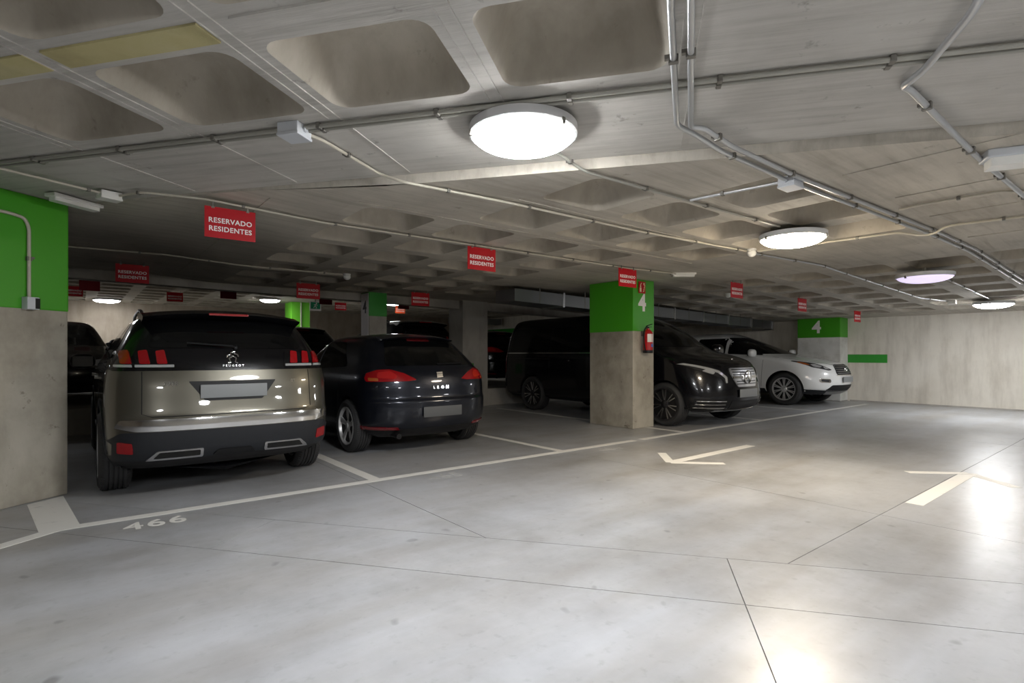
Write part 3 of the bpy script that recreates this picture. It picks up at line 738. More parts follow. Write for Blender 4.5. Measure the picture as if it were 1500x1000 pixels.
    def arches(s, m='trimdark', w=.06, z0=.2, gap=.045):
        for ax in s.axles:
            r0, r1 = s.R+gap, s.R+gap+w; A = np.linspace(math.radians(-18), math.radians(198), 30)
            P = [(ax+r1*math.cos(t), max(z0, s.R+r1*math.sin(t))) for t in A]+[(ax+r0*math.cos(t), max(z0, s.R+r0*math.sin(t))) for t in A[::-1]]
            s.both('arch_trim', P, 'l', m, off=.010, th=.03, res=.2)
    def wheels(s, style, rim_r, y, tw=.22):
        W = wheel_set(s.R, rim_r, tw, style)
        for ax in s.axles:
            for sd in (1, -1):
                w = put('wheel', W['rim']); s.fix(w); w.location = Vector(w.location)+Vector((ax, sd*(y-tw/2), s.R)); w.rotation_euler = (0, 0, 0 if sd > 0 else math.pi)
                put('tyre', W['tyre'], w); put('hub_cap', W['cap'], w); put('brake_disc', W['disc'], w)
                for k in range(W['n']): put('spoke', W['spoke'], w, (0, 0, 0), (0, 2*math.pi*k/W['n'], 0))
    def mirrors(s, x, y, z, m, sc=1.0):
        for sd in (1, -1):
            V, F = superell(.075*sc, .12*sc, .085*sc, .7)
            o = s.add('side_mirror', B().add([(x+v[0]*(1 if v[0] > 0 else .6), sd*(y+.04+v[1]), z+v[2]) for v in V], F).bar((x, sd*(y-.12), z-.07), (x, sd*y, z-.05), .05, .03), m)
            B().box(x-.052*sc, x-.046*sc, sd*(y+.04)-.095*sc, sd*(y+.04)+.095*sc, z-.06*sc, z+.06*sc).build('mirror_glass', 'glass', o)
    def place(s, u, v, z, facing, scale=1):
        s.root.scale = (scale,)*3
        s.root.location = (u, v, z); s.root.rotation_euler = (0, 0, math.pi/2 if facing > 0 else -math.pi/2)
WS = {}
def wheel_set(R, rr, tw, style):
    key = (R, rr, tw, style)
    if key in WS: return WS[key]
    h = tw/2; g = .008; pr = [(rr, -h+.015), (rr+.02, -h), (rr+(R-rr)*.55, -h-.008), (R-.03, -h+.002), (R-.008, -h+.022)]
    nb = 4; e = h-.03; bw = (2*e)/(nb+1)
    for k in range(nb+1):
        a = -e+bw*k
        pr += [(R, a+.004), (R, a+bw-.008)]
        if k < nb: pr += [(R-.009, a+bw-.006), (R-.009, a+bw+.002)]
    pr += [(R-.008, h-.022), (R-.03, h-.002), (rr+(R-rr)*.55, h+.008), (rr+.02, h), (rr, h-.015)]
    tyre = B().lathe(pr, 56, 'y', closed=True)
    # lateral sipes on the shoulder blocks
    for k in range(72):
        a = 2*math.pi*k/72
        for sd in (-1, 1):
            c = Vector((math.cos(a), 0, math.sin(a))); tyre.bar(c*(R+.001)+Vector((0, sd*(h-.034), 0)), c*(R-.010)+Vector((0, sd*(h-.012), 0)), .012, .004, (0, 1, .01))
    tm = tyre.mesh('tyre', 'rubber', 30)
    al = 'alloy' if style in ('five', 'ten') else 'darkalloy'
    rim = B().lathe([(rr+.004, h-.012), (rr+.006, h+.004), (rr-.006, h+.004), (rr-.016, h-.02), (rr-.022, -h+.03), (rr-.005, -h+.012)], 48, 'y')
    rim.F = [f for f in rim.F if len(f) == 4]
    disc = B().lathe([(0, -.02), (rr*.62, -.02), (rr*.62, -.035), (0, -.035)], 36, 'y').lathe([(rr-.023, h-.03), (rr-.024, -h+.03)], 40, 'y').mesh('brake_disc', 'black', 35)
    rim.lathe([(.07, h-.075), (.07, h-.03), (.05, h-.018), (0, h-.018)], 24, 'y')
    rm = rim.mesh('rim', al if style != 'diamond' else 'alloy', 35)
    cap = B().lathe([(.034, h-.02), (.034, h-.012), (.028, h-.008), (0, h-.008)], 20, 'y').mesh('hub_cap', al, 35)
    n = {'five': 5, 'ten': 10, 'seven': 7, 'diamond': 5}[style]; sp = B()
    def spoke(a0, a1, w0, w1, y0=h-.03, y1=h-.014, th=.035):
        r0, r1 = .045, rr-.008; p0 = (r0*math.sin(a0), r0*math.cos(a0)); p1 = (r1*math.sin(a1), r1*math.cos(a1)); pm = ((p0[0]+p1[0])/2, (p0[1]+p1[1])/2)
        d = np.array(p1)-np.array(p0); d = d/np.linalg.norm(d); t = np.array((-d[1], d[0])); S = []
        for p, w, y in ((p0, w0, y0), (pm, (w0+w1)/2*.92, (y0+y1)/2+.006), (p1, w1, y1)):
            for i, yy in ((-.5, y-th), (-.5, y-.006), (-.36, y), (.36, y), (.5, y-.006), (.5, y-th)):
                q = np.array(p)+t*w*i; S.append((q[0], yy, q[1]))
        F = [(k*6+i, k*6+(i+1) % 6, (k+1)*6+(i+1) % 6, (k+1)*6+i) for k in range(2) for i in range(6)]+[tuple(range(6)), tuple(range(12, 18))]
        sp.add(S, F)
    if style == 'five': spoke(0, .0, .055, .075)
    elif style == 'diamond': spoke(-.05, -.20, .03, .022); spoke(.05, .20, .03, .022)
    elif style == 'ten': spoke(-.05, -.09, .024, .022); spoke(.05, .09, .024, .022)
    else: spoke(-.06, -.15, .018, .016); spoke(.06, .15, .018, .016)
    sm = sp.mesh('spoke', 'alloy' if style != 'seven' else 'satin', 30)
    WS[key] = dict(tyre=tm, rim=rm, disc=disc, cap=cap, spoke=sm, n=n); return WS[key]
def mir(P): return P+[(-a, b) for a, b in P[::-1]]

# ---- bronze grey crossover, seen from behind
def crossover(label, paint, detail=True, group=None, zs=1.075):
    c = Car('crossover_car', 4.45,
        [(.24, .30), (.28, .22), (.32, .12), (.36, .055), (.45, .018), (.56, .0), (.66, .0), (.70, .02), (.80, .04), (.95, .06), (1.05, .085), (1.12, .105), (1.25, .17), (1.47, .36), (1.53, .46), (1.57, .70), (1.60, 1.05), (1.615, 1.5)],
        [(.24, 4.25), (.35, 4.42), (.55, 4.45), (.75, 4.43), (.88, 4.33), (.95, 4.1), (1.0, 3.75), (1.05, 3.35), (1.08, 3.18), (1.2, 2.95), (1.4, 2.5), (1.5, 2.22), (1.57, 1.9), (1.60, 1.72), (1.615, 1.55)],
        [(.24, .80), (.32, .875), (.45, .905), (.6, .915), (.8, .92), (.95, .917), (1.05, .905), (1.10, .88), (1.16, .85), (1.3, .78), (1.45, .70), (1.52, .645), (1.57, .55), (1.60, .36), (1.615, .03)],
        [(.24, .32), (.6, .42), (1.0, .42), (1.25, .36), (1.5, .28), (1.615, .02)], [(.24, .5), (.9, .6), (1.2, .5), (1.5, .35), (1.615, .02)], 2.9, 2.5,
        (.87, 3.545), .352, label, zsplit=zs, mats=(paint, 'pblack'), group=group, zlow=.36)
    c.wheels('diamond', .235, .925, .225)
    # upper glass
    c.patch('rear_window', round_poly(mir([(.63, 1.255), (.505, 1.475)]), .06), 'r', 'glass', off=.003)
    c.patch('hatch_band', round_poly(mir([(.86, 1.065), (.84, 1.245)]), .02), 'r', 'pblack', off=.005)
    c.both('side_window', round_poly([(.62, 1.17), (1.10, 1.14), (1.22, 1.50), (.92, 1.44)], .04), 'l', 'glass', off=.003)
    c.both('side_window', round_poly([(1.16, 1.14), (2.06, 1.12), (2.02, 1.515), (1.28, 1.505)], .03), 'l', 'glass', off=.003)
    c.both('side_window', round_poly([(2.12, 1.12), (3.0, 1.10), (2.42, 1.42), (2.08, 1.51)], .03), 'l', 'glass', off=.003)
    c.patch('windscreen', round_poly(mir([(.72, 1.09), (.55, 1.47)]), .05), 'f', 'glass', off=.003)
    c.line('window_trim', [(.5, 1.20), (.7, 1.135), (2.0, 1.105), (3.05, 1.085)], 'side', .014, 'chrome', off=.004)
    c.both('headlight', round_poly([(.86, .84), (.5, .80), (.5, .72), (.84, .74)], .02), 'f', 'lens')
    c.patch('grille', round_poly(mir([(.48, .82), (.40, .50)]), .03), 'f', 'black')
    c.mirrors(3.0, .98, 1.12, 'pblack')
    # rear
    c.patch('rear_bumper', round_poly(mir([(.86, .345), (.895, .44), (.895, .50), (.80, .575)]), .03), 'r', 'trimdark', off=.008, th=.02)
    c.patch('chrome_strip', round_poly(mir([(.70, .582), (.835, .615), (.80, .672)]), .015), 'r', 'chrome', off=.014, th=.025, res=.035)
    c.patch('plate_recess', round_poly([(-.345, .975), (-.225, .81), (.225, .81), (.345, .975)], .012), 'r', 'black', off=.003)
    p = c.hit('r', 0, .88)[0]
    c.add('number_plate', B().box(p.x-.018, p.x-.008, -.262, .262, .832, .945, .004), 'plate')
    c.both('reflector', round_poly([(.715, .405), (.815, .415), (.815, .505), (.725, .49)], .012), 'r', 'tail', off=.014)
    ex = c.both('exhaust_finisher', round_poly([(.24, .357), (.64, .350), (.56, .420), (.24, .424)], .012), 'r', 'satin', off=.018, th=.03)
    for o, sg in zip(ex, (1, -1)):
        c.patch('exhaust_opening', round_poly([(sg*a, b) for a, b in [(.262, .370), (.585, .364), (.545, .410), (.262, .412)]], .008), 'r', 'gap', off=.0205, th=.004, par=o)
    c.patch('skid_plate', round_poly(mir([(.17, .35), (.13, .40)]), .02), 'r', 'black', off=.014)
    for sg in (1, -1):
        hs = c.patch('light_cluster', round_poly([(sg*a, b) for a, b in [(.90, 1.085), (.42, 1.085), (.45, 1.238), (.88, 1.238)]], .02), 'r', 'pblack', off=.008)
        for y0 in (.755, .635, .52):
            c.patch('tail_lamp', round_poly([(sg*(y0-.036), 1.118), (sg*(y0+.034), 1.118), (sg*(y0+.042), 1.222), (sg*(y0-.018), 1.232)], .012), 'r', 'tail', off=.016, th=.016, res=.03, par=hs)
        c.patch('lamp_trim', round_poly([(sg*.44, 1.092), (sg*.70, 1.092), (sg*.70, 1.112), (sg*.44, 1.112)], .004), 'r', 'lens', off=.014, par=hs)
        c.patch('lamp_trim', round_poly([(sg*.72, 1.092), (sg*.83, 1.092), (sg*.83, 1.112), (sg*.72, 1.112)], .004), 'r', 'lens', off=.014, par=hs)
    # spoiler with brake light, roof rails
    SP = []
    n = 17
    for y in np.linspace(-.64, .64, n):
        k = 1-.10*(abs(y)/.64)**3; d = .06*(abs(y)/.64)**2
        for x, z in ((.30+d, 1.545), (.27+d, 1.563), (.45+d, 1.603), (.80+d, 1.617), (.80, 1.55), (.45+d, 1.51)): SP.append((x, y, z-.045*(abs(y)/.64)**2.2))
    F = [(i*6+j, i*6+(j+1) % 6, (i+1)*6+(j+1) % 6, (i+1)*6+j) for i in range(n-1) for j in range(6)]+[tuple(range(6)), tuple(range((n-1)*6, n*6))]
    so = c.add('roof_spoiler', B().add(SP, F), 'pblack', 35)
    B().box(.266, .29, -.16, .16, 1.546, 1.566, .003).build('brake_light', 'tail', so)
    for sg in (1, -1):
        c.add('roof_rail', B().tube([(.85, sg*.60, 1.545), (.98, sg*.60, 1.60), (1.4, sg*.585, 1.64), (2.2, sg*.57, 1.62), (2.38, sg*.565, 1.55)], .016, fil=.1), 'satin' if detail else 'black')
    c.add('wiper', B().tube([(.17, -.03, 1.262), (.145, .0, 1.275), (.185, .34, 1.30)], .008).lathe([(.02, 0), (.02, .02), (0, .02)], 12, 'y', c=(.16, -.04, 1.26)), 'black')
    c.both('sill_trim', round_poly([(1.24, .25), (3.18, .25), (3.12, .42), (1.30, .44)], .03), 'l', 'trimdark', off=.008)
    c.arches()
    for x0, x1 in ((1.17, 1.20), (2.09, 2.11), (3.06, 3.02)): c.line('panel_gap', [(x0, .46), (x1, 1.08)], 'side')
    c.line('panel_gap', [(.66, 1.06), (.665, .72), (.60, .695), (-.60, .695), (-.665, .72), (-.66, 1.06)], 'r', .007)
    for x in (1.35, 2.35):
        c.both('door_handle', round_poly([(x, .965), (x+.2, .965), (x+.2, .995), (x, .995)], .012), 'l', paint, off=.03, th=.03)
    if detail:
        # badge: rearing animal outline in chrome strokes, with lettering under it
        p, nn, _ = c.hit('r', 0, 1.175); b = B(); X = p.x-.012
        for P in ([(.018, .048), (-.012, .040), (-.02, .02), (.0, .008), (-.028, -.012), (-.02, -.045)], [(.0, .008), (.022, -.012), (.012, -.045), (.03, -.052)], [(.008, .032), (.034, .02), (.038, .0)], [(-.02, .02), (-.04, .012), (-.042, -.01)], [(-.02, -.045), (-.038, -.05)]):
            b.tube([(X+(z*.45), -y*1.15, 1.178+z) for y, z in P], .0075, 8)
        c.add('badge', b, 'chrome', 60)
        c.text('PEUGEOT', .026, 'r', 0, 1.10, 'satin', 1.7, .008)
        c.text('3008', .048, 'r', .47, .958, 'chrome', 1.1, .004)
        c.text('GT', .034, 'r', -.5, .958, 'chrome', 1.1, .004)
    return c
c1 = crossover('bronze grey crossover with black roof and clawed red lamps beside the near column', 'pbronze')
c1.place(1.06, 7.345, 0, 1)

# ---- dark hatchback
def hatchback(label, paint, detail=True, group=None, tail='tail', H=None):
    c = Car('hatchback_car', 4.315,
        [(.20, .26), (.28, .10), (.40, .025), (.55, 0), (.63, .004), (.665, .028), (.80, .045), (.92, .075), (1.0, .125), (1.05, .18), (1.2, .37), (1.345, .60), (1.39, .70), (1.43, .98), (1.455, 1.5)],
        [(.20, 4.1), (.32, 4.28), (.5, 4.315), (.66, 4.27), (.75, 4.1), (.85, 3.7), (.93, 3.3), (.97, 3.12), (1.1, 2.82), (1.3, 2.3), (1.38, 2.05), (1.43, 1.78), (1.455, 1.58)],
        [(.20, .72), (.28, .82), (.4, .865), (.6, .88), (.75, .885), (.85, .878), (.92, .86), (.98, .83), (1.05, .79), (1.2, .72), (1.33, .64), (1.39, .57), (1.43, .44), (1.455, .04)],
        [(.2, .45), (.6, .55), (1.0, .50), (1.3, .36), (1.455, .02)], [(.2, .55), (.9, .7), (1.2, .5), (1.455, .02)], 2.5, 2.4,
        (.79, 3.368), .318, label, mats=(paint,), group=group)
    c.wheels('five', .222, .878, .215)
    gl = round_poly(mir([(.60, 1.045), (.57, 1.12), (.45, 1.345), (.25, 1.365)]), .05)
    c.patch('rear_window', gl, 'r', 'glass', off=.003)
    rw = c.children = None
    c.patch('brake_light', round_poly(mir([(.16, 1.345), (.15, 1.368)]), .006), 'r', 'taild', off=.008)
    c.both('side_window', round_poly([(.95, 1.03), (1.95, .985), (1.92, 1.345), (1.35, 1.335)], .05), 'l', 'glass', off=.003)
    c.both('side_window', round_poly([(2.01, .985), (3.0, .97), (2.35, 1.28), (1.98, 1.345)], .04), 'l', 'glass', off=.003)
    c.patch('windscreen', round_poly(mir([(.70, .98), (.52, 1.36)]), .05), 'f', 'glass', off=.003)
    c.both('headlight', round_poly([(.82, .76), (.45, .68), (.5, .60), (.80, .64)], .03), 'f', 'lens')
    c.patch('grille', round_poly(mir([(.30, .62), (.24, .42)]), .03), 'f', 'black')
    c.mirrors(2.95, .93, 1.0, paint)
    for sg in (1, -1):
        P = [(.815, .90), (.79, .955), (.70, .992), (.58, 1.0), (.44, .955), (.33, .895), (.31, .878), (.40, .866), (.81, .862)]
        lo = c.patch('tail_lamp', round_poly([(sg*a, b) for a, b in P], .012), 'r', tail, off=.008, res=.035)
        c.patch('lamp_insert', round_poly([(sg*a, b) for a, b in [(.72, .905), (.70, .965), (.58, .98), (.52, .93), (.54, .89)]], .02), 'r', 'tail2', off=.0105, th=.004, par=lo)
        c.patch('lamp_insert', round_poly([(sg*a, b) for a, b in [(.79, .87), (.79, .905), (.71, .90), (.71, .87)]], .01), 'r', 'amber', off=.0105, th=.004, par=lo)
        c.patch('reflector', round_poly([(sg*.86, .318), (sg*.50, .310), (sg*.52, .336), (sg*.86, .350)], .006), 'r', 'taild', off=.012)
    c.patch('rear_diffuser', round_poly(mir([(.62, .22), (.66, .30), (.45, .315)]), .02), 'r', 'black', off=.006)
    c.patch('plate_recess', round_poly(mir([(.30, .415), (.34, .60)]), .03), 'r', paint, off=.002, th=.004)
    p = c.hit('r', 0, .505)[0]
    c.add('number_plate', B().box(p.x-.016, p.x-.006, -.262, .262, .445, .565, .004), 'platedark')
    c.line('panel_gap', [(.66, .86), (.60, .70), (.50, .668), (-.50, .668), (-.60, .70), (-.66, .86)], 'r', .007)
    c.line('panel_gap', [(.42, .612), (.36, .425)], 'r', .005); c.line('panel_gap', [(-.42, .612), (-.36, .425)], 'r', .005)
    c.line('wiper', [(-.03, 1.055), (-.40, 1.062)], 'r', .016, 'black', off=.012)
    for x0, x1 in ((1.12, 1.0), (1.98, 1.97), (3.0, 2.98)): c.line('panel_gap', [(x0, .32), (x1, .96)], 'side')
    for x in (2.1,): c.both('door_handle', round_poly([(x, .80), (x+.19, .80), (x+.19, .83), (x, .83)], .012), 'l', paint, off=.03, th=.03)
    # small spoiler lip and antenna
    SP = []; n = 13
    for y in np.linspace(-.50, .50, n):
        d = .05*(abs(y)/.5)**2; dz = .035*(abs(y)/.5)**2.5
        for x, z in ((.55+d, 1.385), (.53+d, 1.398), (.72+d, 1.432), (1.0, 1.452), (1.0, 1.40), (.7, 1.37)): SP.append((x, y, z-dz))
    F = [(i*6+j, i*6+(j+1) % 6, (i+1)*6+(j+1) % 6, (i+1)*6+j) for i in range(n-1) for j in range(6)]+[tuple(range(6)), tuple(range((n-1)*6, n*6))]
    c.add('roof_spoiler', B().add(SP, F), paint, 35)
    p = c.hit('t', .95, 0)[0]
    c.add('antenna', B().tube([(.98, 0, p.z-.01), (.93, 0, p.z+.055)], .006).lathe([(.022, p.z-.012), (.02, p.z+.014), (0, p.z+.02)], 12, c=(.98, 0, 0)), 'black')
    c.add('exhaust_pipe', B().lathe([(.032, -.08), (.032, .10), (.026, .10), (.026, -.05)], 18, 'y').__class__().tube([(.10, .52, .235), (.35, .52, .25)], .032, 14), 'black')
    if detail:
        p, nn, _ = c.hit('r', 0, .935); b = B(); X = p.x-.008
        V = [(X+z*.3, -y, .935+z) for y, z in ((-.04, .028), (-.03, .042), (.03, .042), (.042, .03), (.042, .014), (-.012, .014), (-.04, .006), (-.044, -.002))]
        for P in ([(-.042, .03), (.04, .036), (.042, .016), (-.036, .008)], [(-.042, .002), (.04, .010), (.042, -.004), (-.04, -.012)], [(.042, -.03), (-.04, -.036), (-.042, -.016), (.036, -.008)]):
            b.add([(X+z*.3-k, -y, .935+z) for k in (0, .006) for y, z in P], [(0, 1, 2, 3), (7, 6, 5, 4)]+[(i, (i+1) % 4, 4+(i+1) % 4, 4+i) for i in range(4)])
        c.add('badge', b, 'chrome', 30)
        c.text('LEON', .046, 'r', .0, .785, 'chrome', 2.1, .003, 1.1)
    return c
c2 = hatchback('dark blue hatchback with oval red lamps beside the bronze grey car', 'pnavy')
c2.place(3.455, 7.84, 0, 1, 1.02)

# ---- black passenger van, nose towards the lane
c = Car('passenger_van', 5.14,
    [(.25, .15), (.35, .03), (.6, 0), (1.0, .02), (1.4, .07), (1.7, .16), (1.8, .24), (1.86, .4), (1.89, .8), (1.91, 1.5)],
    [(.25, 4.93), (.32, 5.09), (.5, 5.14), (.75, 5.11), (.93, 5.05), (1.02, 4.97), (1.08, 4.82), (1.15, 4.55), (1.22, 4.28), (1.28, 4.14), (1.5, 3.80), (1.7, 3.42), (1.8, 3.15), (1.86, 2.85), (1.89, 2.45), (1.91, 1.7)],
    [(.25, .82), (.32, .92), (.5, .955), (.8, .965), (1.05, .96), (1.15, .948), (1.3, .925), (1.6, .865), (1.75, .81), (1.82, .75), (1.87, .62), (1.895, .38), (1.91, .04)],
    [(.25, .2), (1, .25), (1.7, .25), (1.91, .02)], [(.25, .5), (.6, .6), (1.0, .72), (1.3, .55), (1.7, .4), (1.91, .02)], 3.2, 2.3, (1.045, 4.245), .345, 'black passenger van with chrome grille behind the extinguisher column', 'van', mats=('pvan',))
c.wheels('seven', .25, .95, .23)
c.both('side_window', round_poly([(.30, 1.20), (1.55, 1.20), (1.55, 1.66), (.42, 1.66)], .06), 'l', 'glass', off=.003)
c.both('side_window', round_poly([(1.62, 1.20), (2.85, 1.20), (2.85, 1.66), (1.62, 1.66)], .05), 'l', 'glass', off=.003)
c.both('side_window', round_poly([(2.95, 1.19), (4.02, 1.16), (3.70, 1.42), (3.30, 1.66), (2.95, 1.67)], .05), 'l', 'glass', off=.003)
c.line('window_trim', [(.12, 1.165), (2.9, 1.165)], 'side', .018, 'chrome', off=.006)
c.patch('windscreen', round_poly(mir([(.80, 1.27), (.66, 1.72)]), .06), 'f', 'glass', off=.003)
c.patch('rear_window', round_poly(mir([(.72, 1.2), (.66, 1.66)]), .05), 'r', 'glass', off=.003)
c.both('tail_lamp', round_poly([(.93, .75), (.82, .75), (.80, 1.15), (.91, 1.15)], .03), 'r', 'tail')
for sg in (1, -1):
    h = c.patch('headlight', round_poly([(sg*a, b) for a, b in [(.935, .985), (.90, 1.01), (.55, .905), (.44, .80), (.45, .70), (.50, .69), (.56, .775), (.76, .86)]], .012), 'f', 'black', off=.005)
    c.patch('light_strip', round_poly([(sg*a, b) for a, b in [(.93, .985), (.89, 1.0), (.56, .89), (.455, .79), (.47, .70), (.495, .70), (.50, .775), (.585, .855), (.80, .935)]], .006), 'f', 'lens', off=.009, par=h, res=.03)
    c.patch('lamp_unit', round_poly([(sg*a, b) for a, b in [(.78, .885), (.72, .91), (.62, .865), (.66, .83)]], .02), 'f', 'lens', off=.009, par=h, res=.03)
    iv = c.patch('side_intake', round_poly([(sg*a, b) for a, b in [(.90, .30), (.46, .28), (.50, .45), (.90, .47)]], .02), 'f', 'black', off=.005)
    for z in (.325, .375, .425):
        c.patch('intake_slat', round_poly([(sg*a, b) for a, b in [(.88, z), (.51, z-.006), (.51, z+.006), (.88, z+.010)]], .003), 'f', 'chrome', off=.014, par=iv)
g = c.patch('grille', round_poly(mir([(.27, .635), (.365, .80), (.37, .925)]), .03), 'f', 'satin', off=.012, th=.03)
for z in (.68, .72, .82, .86, .90):
    w = .33 if z > .75 else .28; c.patch('grille_slat', [(-w, z-.007), (w, z-.007), (w, z+.007), (-w, z+.007)], 'f', 'trimdark', off=.016, th=.01, par=g)
for sg in (1, -1): c.patch('grille_bar', [(sg*.12, .765), (sg*.35, .765), (sg*.355, .80), (sg*.12, .80)], 'f', 'chrome', off=.024, th=.02, par=g)
p = c.hit('f', 0, .785)[0]
st = B().lathe([(.098, .0), (.108, .012), (.098, .024), (.088, .012)], 32, 'y', closed=True)
for k in range(3):
    a = math.pi/2+2*math.pi*k/3; st.bar((0, .012, 0), (.1*math.cos(a), .012, .1*math.sin(a)), .022, .016, (0, 1, 0))
star = st.build('star_badge', 'chrome', None, 40); c.fix(star); star.location = Vector(star.location)+Vector((p.x+.028, 0, .785)); star.rotation_euler = (0, 0, math.pi/2)
star.location.x += .02
p = c.hit('f', 0, .52)[0]
c.add('number_plate', B().box(p.x+.006, p.x+.018, -.262, .262, .475, .60, .004), 'plate')
c.patch('lower_grille', round_poly(mir([(.42, .30), (.40, .42)]), .02), 'f', 'black', off=.006)
c.patch('chrome_lip', round_poly(mir([(.60, .262), (.60, .288)]), .004), 'f', 'chrome', off=.014)
c.line('panel_gap', [(.80, 1.10), (.50, 1.0), (.38, .945), (-.38, .945), (-.50, 1.0), (-.80, 1.10)], 'f', .007)
for x0, x1 in ((1.58, 1.58), (2.90, 2.90), (3.95, 4.0)): c.line('panel_gap', [(x0, .34), (x1, 1.15)], 'side')
c.line('panel_gap', [(.4, 1.05), (1.6, 1.05)], 'side', .01)
for x in (1.70, 3.0): c.both('door_handle', round_poly([(x, .98), (x+.22, .98), (x+.22, 1.015), (x, 1.015)], .012), 'l', 'pvan', off=.03, th=.03)
c.mirrors(3.98, 1.03, 1.22, 'pvan', 1.25)
V, F = superell(.03, .018, .018, .8, 12, 8); p = c.hit('t', 4.86, 0)[0]
c.add('bonnet_badge', B().add([(v[0]+4.86, v[1], v[2]+p.z) for v in V], F), 'chrome')
c.place(8.64, 7.22, 0, -1, 1.055)

# ---- white crossover, nose towards the lane
c = Car('crossover_car', 4.77,
    [(.25, .22), (.32, .10), (.45, .02), (.7, 0), (.95, .05), (1.1, .12), (1.3, .35), (1.5, .6), (1.58, .75), (1.63, 1.0), (1.67, 1.5), (1.685, 1.95)],
    [(.25, 4.52), (.32, 4.66), (.42, 4.745), (.55, 4.77), (.70, 4.755), (.85, 4.69), (.93, 4.60), (1.0, 4.36), (1.06, 4.05), (1.11, 3.74), (1.15, 3.55), (1.3, 3.14), (1.5, 2.62), (1.58, 2.38), (1.64, 2.18), (1.67, 2.07), (1.685, 2.0)],
    [(.25, .80), (.32, .88), (.45, .92), (.7, .94), (.88, .94), (.98, .928), (1.06, .905), (1.14, .865), (1.3, .795), (1.5, .70), (1.58, .635), (1.64, .50), (1.67, .32), (1.685, .03)],
    [(.25, .4), (1, .5), (1.4, .4), (1.685, .02)], [(.25, .6), (.6, .72), (.9, .85), (1.1, .80), (1.3, .68), (1.5, .5), (1.685, .02)], 2.6, 2.2, (1.06, 3.80), .365, 'white crossover with rounded nose parked beside the end wall', mats=('pwhite',), arch_gap=.05)
c.wheels('ten', .25, .935, .23)
c.both('side_window', round_poly([(.75, 1.20), (1.5, 1.165), (1.5, 1.50), (1.15, 1.45)], .05), 'l', 'glass', off=.003)
c.both('side_window', round_poly([(1.56, 1.165), (2.35, 1.15), (2.33, 1.535), (1.56, 1.525)], .04), 'l', 'glass', off=.003)
c.both('side_window', round_poly([(2.42, 1.15), (3.28, 1.12), (2.80, 1.36), (2.42, 1.53)], .04), 'l', 'glass', off=.003)
c.patch('windscreen', round_poly(mir([(.80, 1.15), (.76, 1.22), (.585, 1.555)]), .06), 'f', 'glass', off=.003)
c.patch('rear_window', round_poly(mir([(.64, 1.15), (.50, 1.5)]), .06), 'r', 'glass', off=.003)
c.both('tail_lamp', round_poly([(.92, .95), (.55, .97), (.56, 1.08), (.90, 1.10)], .03), 'r', 'tail')
for sg in (1, -1):
    h = c.patch('headlight', round_poly([(sg*a, b) for a, b in [(.86, .985), (.82, 1.0), (.66, .935), (.47, .80), (.55, .785), (.78, .86)]], .02), 'f', 'darkalloy', off=.005, res=.035)
    c.patch('lamp_unit', round_poly([(sg*a, b) for a, b in [(.76, .92), (.69, .925), (.62, .87), (.68, .845), (.75, .87)]], .02), 'f', 'lens', off=.009, par=h, res=.03)
    c.patch('lamp_unit', round_poly([(sg*a, b) for a, b in [(.61, .875), (.55, .845), (.52, .81), (.60, .82)]], .015), 'f', 'lens', off=.009, par=h, res=.03)
    c.patch('turn_lamp', round_poly([(sg*a, b) for a, b in [(.845, .965), (.80, .97), (.77, .90), (.83, .92)]], .015), 'f', 'amber', off=.009, par=h, res=.03)
    fo = c.patch('fog_lamp', round_poly([(sg*a, b) for a, b in [(.76, .535), (.56, .52), (.56, .60), (.76, .615)]], .035, 6), 'f', 'chrome', off=.006)
    c.patch('fog_lens', round_poly([(sg*a, b) for a, b in [(.73, .55), (.60, .54), (.60, .585), (.73, .60)]], .02, 6), 'f', 'darkalloy', off=.010, par=fo)
g = c.patch('grille', round_poly(mir([(.37, .69), (.40, .73), (.36, .895), (.30, .91)]), .02), 'f', 'trimdark', off=.006)
for z in (.725, .765, .805, .845, .88): c.patch('grille_slat', [(-.36, z-.004), (.36, z-.004), (.36, z+.004), (-.36, z+.004)], 'f', 'satin', off=.013, th=.01, par=g)
c.patch('grille_chrome', round_poly(mir([(.40, .672), (.41, .692)]), .004), 'f', 'chrome', off=.012)
p = c.hit('f', 0, .80)[0]
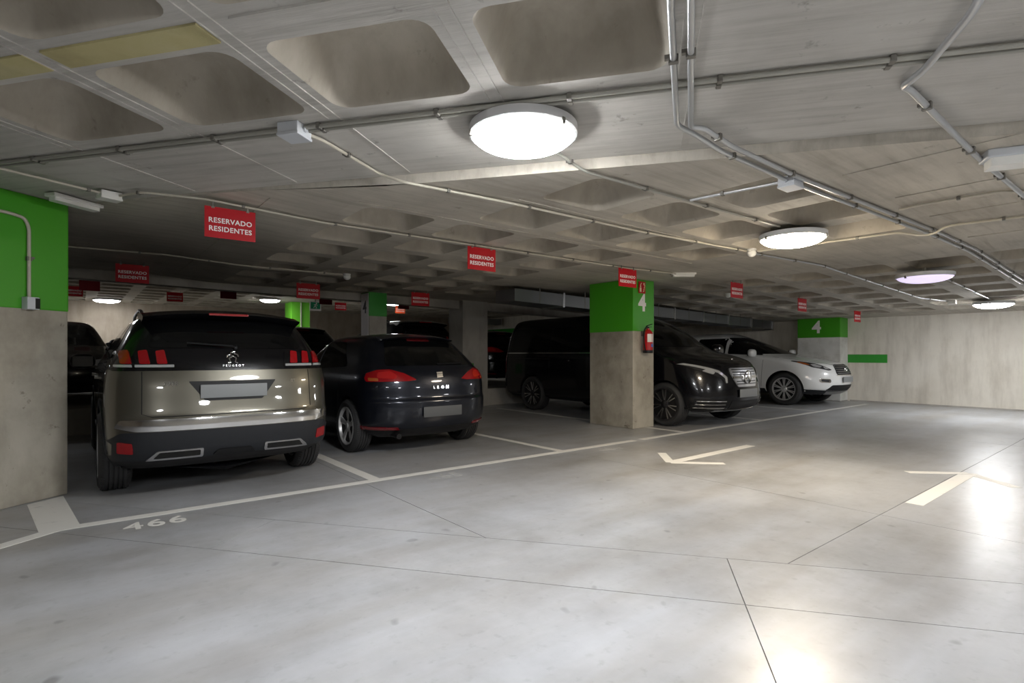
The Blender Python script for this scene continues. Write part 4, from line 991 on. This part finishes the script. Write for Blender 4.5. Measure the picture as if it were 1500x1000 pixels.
b = B().lathe([(.062, .0), (.068, .006), (.062, .012), (.056, .006)], 28, 'y', closed=True).bar((.02, .006, .04), (-.02, .006, -.03), .014, .012, (0, 1, 0)).bar((-.02, .006, -.03), (.04, .006, -.03), .014, .012, (0, 1, 0))
o = b.build('badge', 'chrome', None, 40); c.fix(o); o.location = Vector(o.location)+Vector((p.x+.02, 0, .80)); o.rotation_euler = (0, 0, math.pi/2)
p = c.hit('f', 0, .58)[0]
c.add('number_plate', B().box(p.x+.008, p.x+.02, -.262, .262, .53, .65, .004), 'plate')
c.patch('lower_grille', round_poly(mir([(.62, .36), (.52, .47)]), .03), 'f', 'black', off=.005)
c.patch('bumper_skirt', round_poly(mir([(.86, .27), (.93, .38), (.62, .355)]), .02), 'f', 'trimdark', off=.006)
c.patch('skid_plate', round_poly(mir([(.50, .265), (.58, .335)]), .03), 'f', 'satin', off=.016)
c.both('sill_trim', round_poly([(1.48, .26), (3.38, .26), (3.36, .36), (1.5, .38)], .02), 'l', 'trimdark', off=.008)
for x0, x1 in ((1.58, 1.53), (2.40, 2.38), (3.28, 3.34)): c.line('panel_gap', [(x0, .40), (x1, 1.12)], 'side')
c.line('panel_gap', [(.80, 1.08), (.62, .97), (.36, .915), (-.36, .915), (-.62, .97), (-.80, 1.08)], 'f', .007)
for x in (1.70, 2.5): c.both('door_handle', round_poly([(x, 1.0), (x+.2, 1.0), (x+.2, 1.03), (x, 1.03)], .012), 'l', 'pwhite', off=.03, th=.03)
c.mirrors(3.12, 1.0, 1.17, 'pwhite', 1.1)
c.place(14.0, 7.42, 0, -1, 1.055)

# ---- cars half hidden further back
d = hatchback('black car in the hall seen through the gap beside the near green column', 'pblack', False); d.place(-.42, 12.9, FB, -1)
d = crossover('black tall crossover standing in the hall behind, beside the grey column', 'pblack', False); d.place(6.3, 13.0, FB, 1)
d = hatchback('dark hatchback with bright red lamps in the hall behind the black van', 'pblack', False); d.place(8.75, 12.9, FB, 1)
d = hatchback('low black car whose roof shows between the bronze car and the blue hatchback', 'pblack', False); d.place(3.95, 14.0, FB, 1)
d = hatchback('black car whose roof edge shows beside the bronze car', 'pnavy', False); d.place(1.55, 14.3, FB, 1)
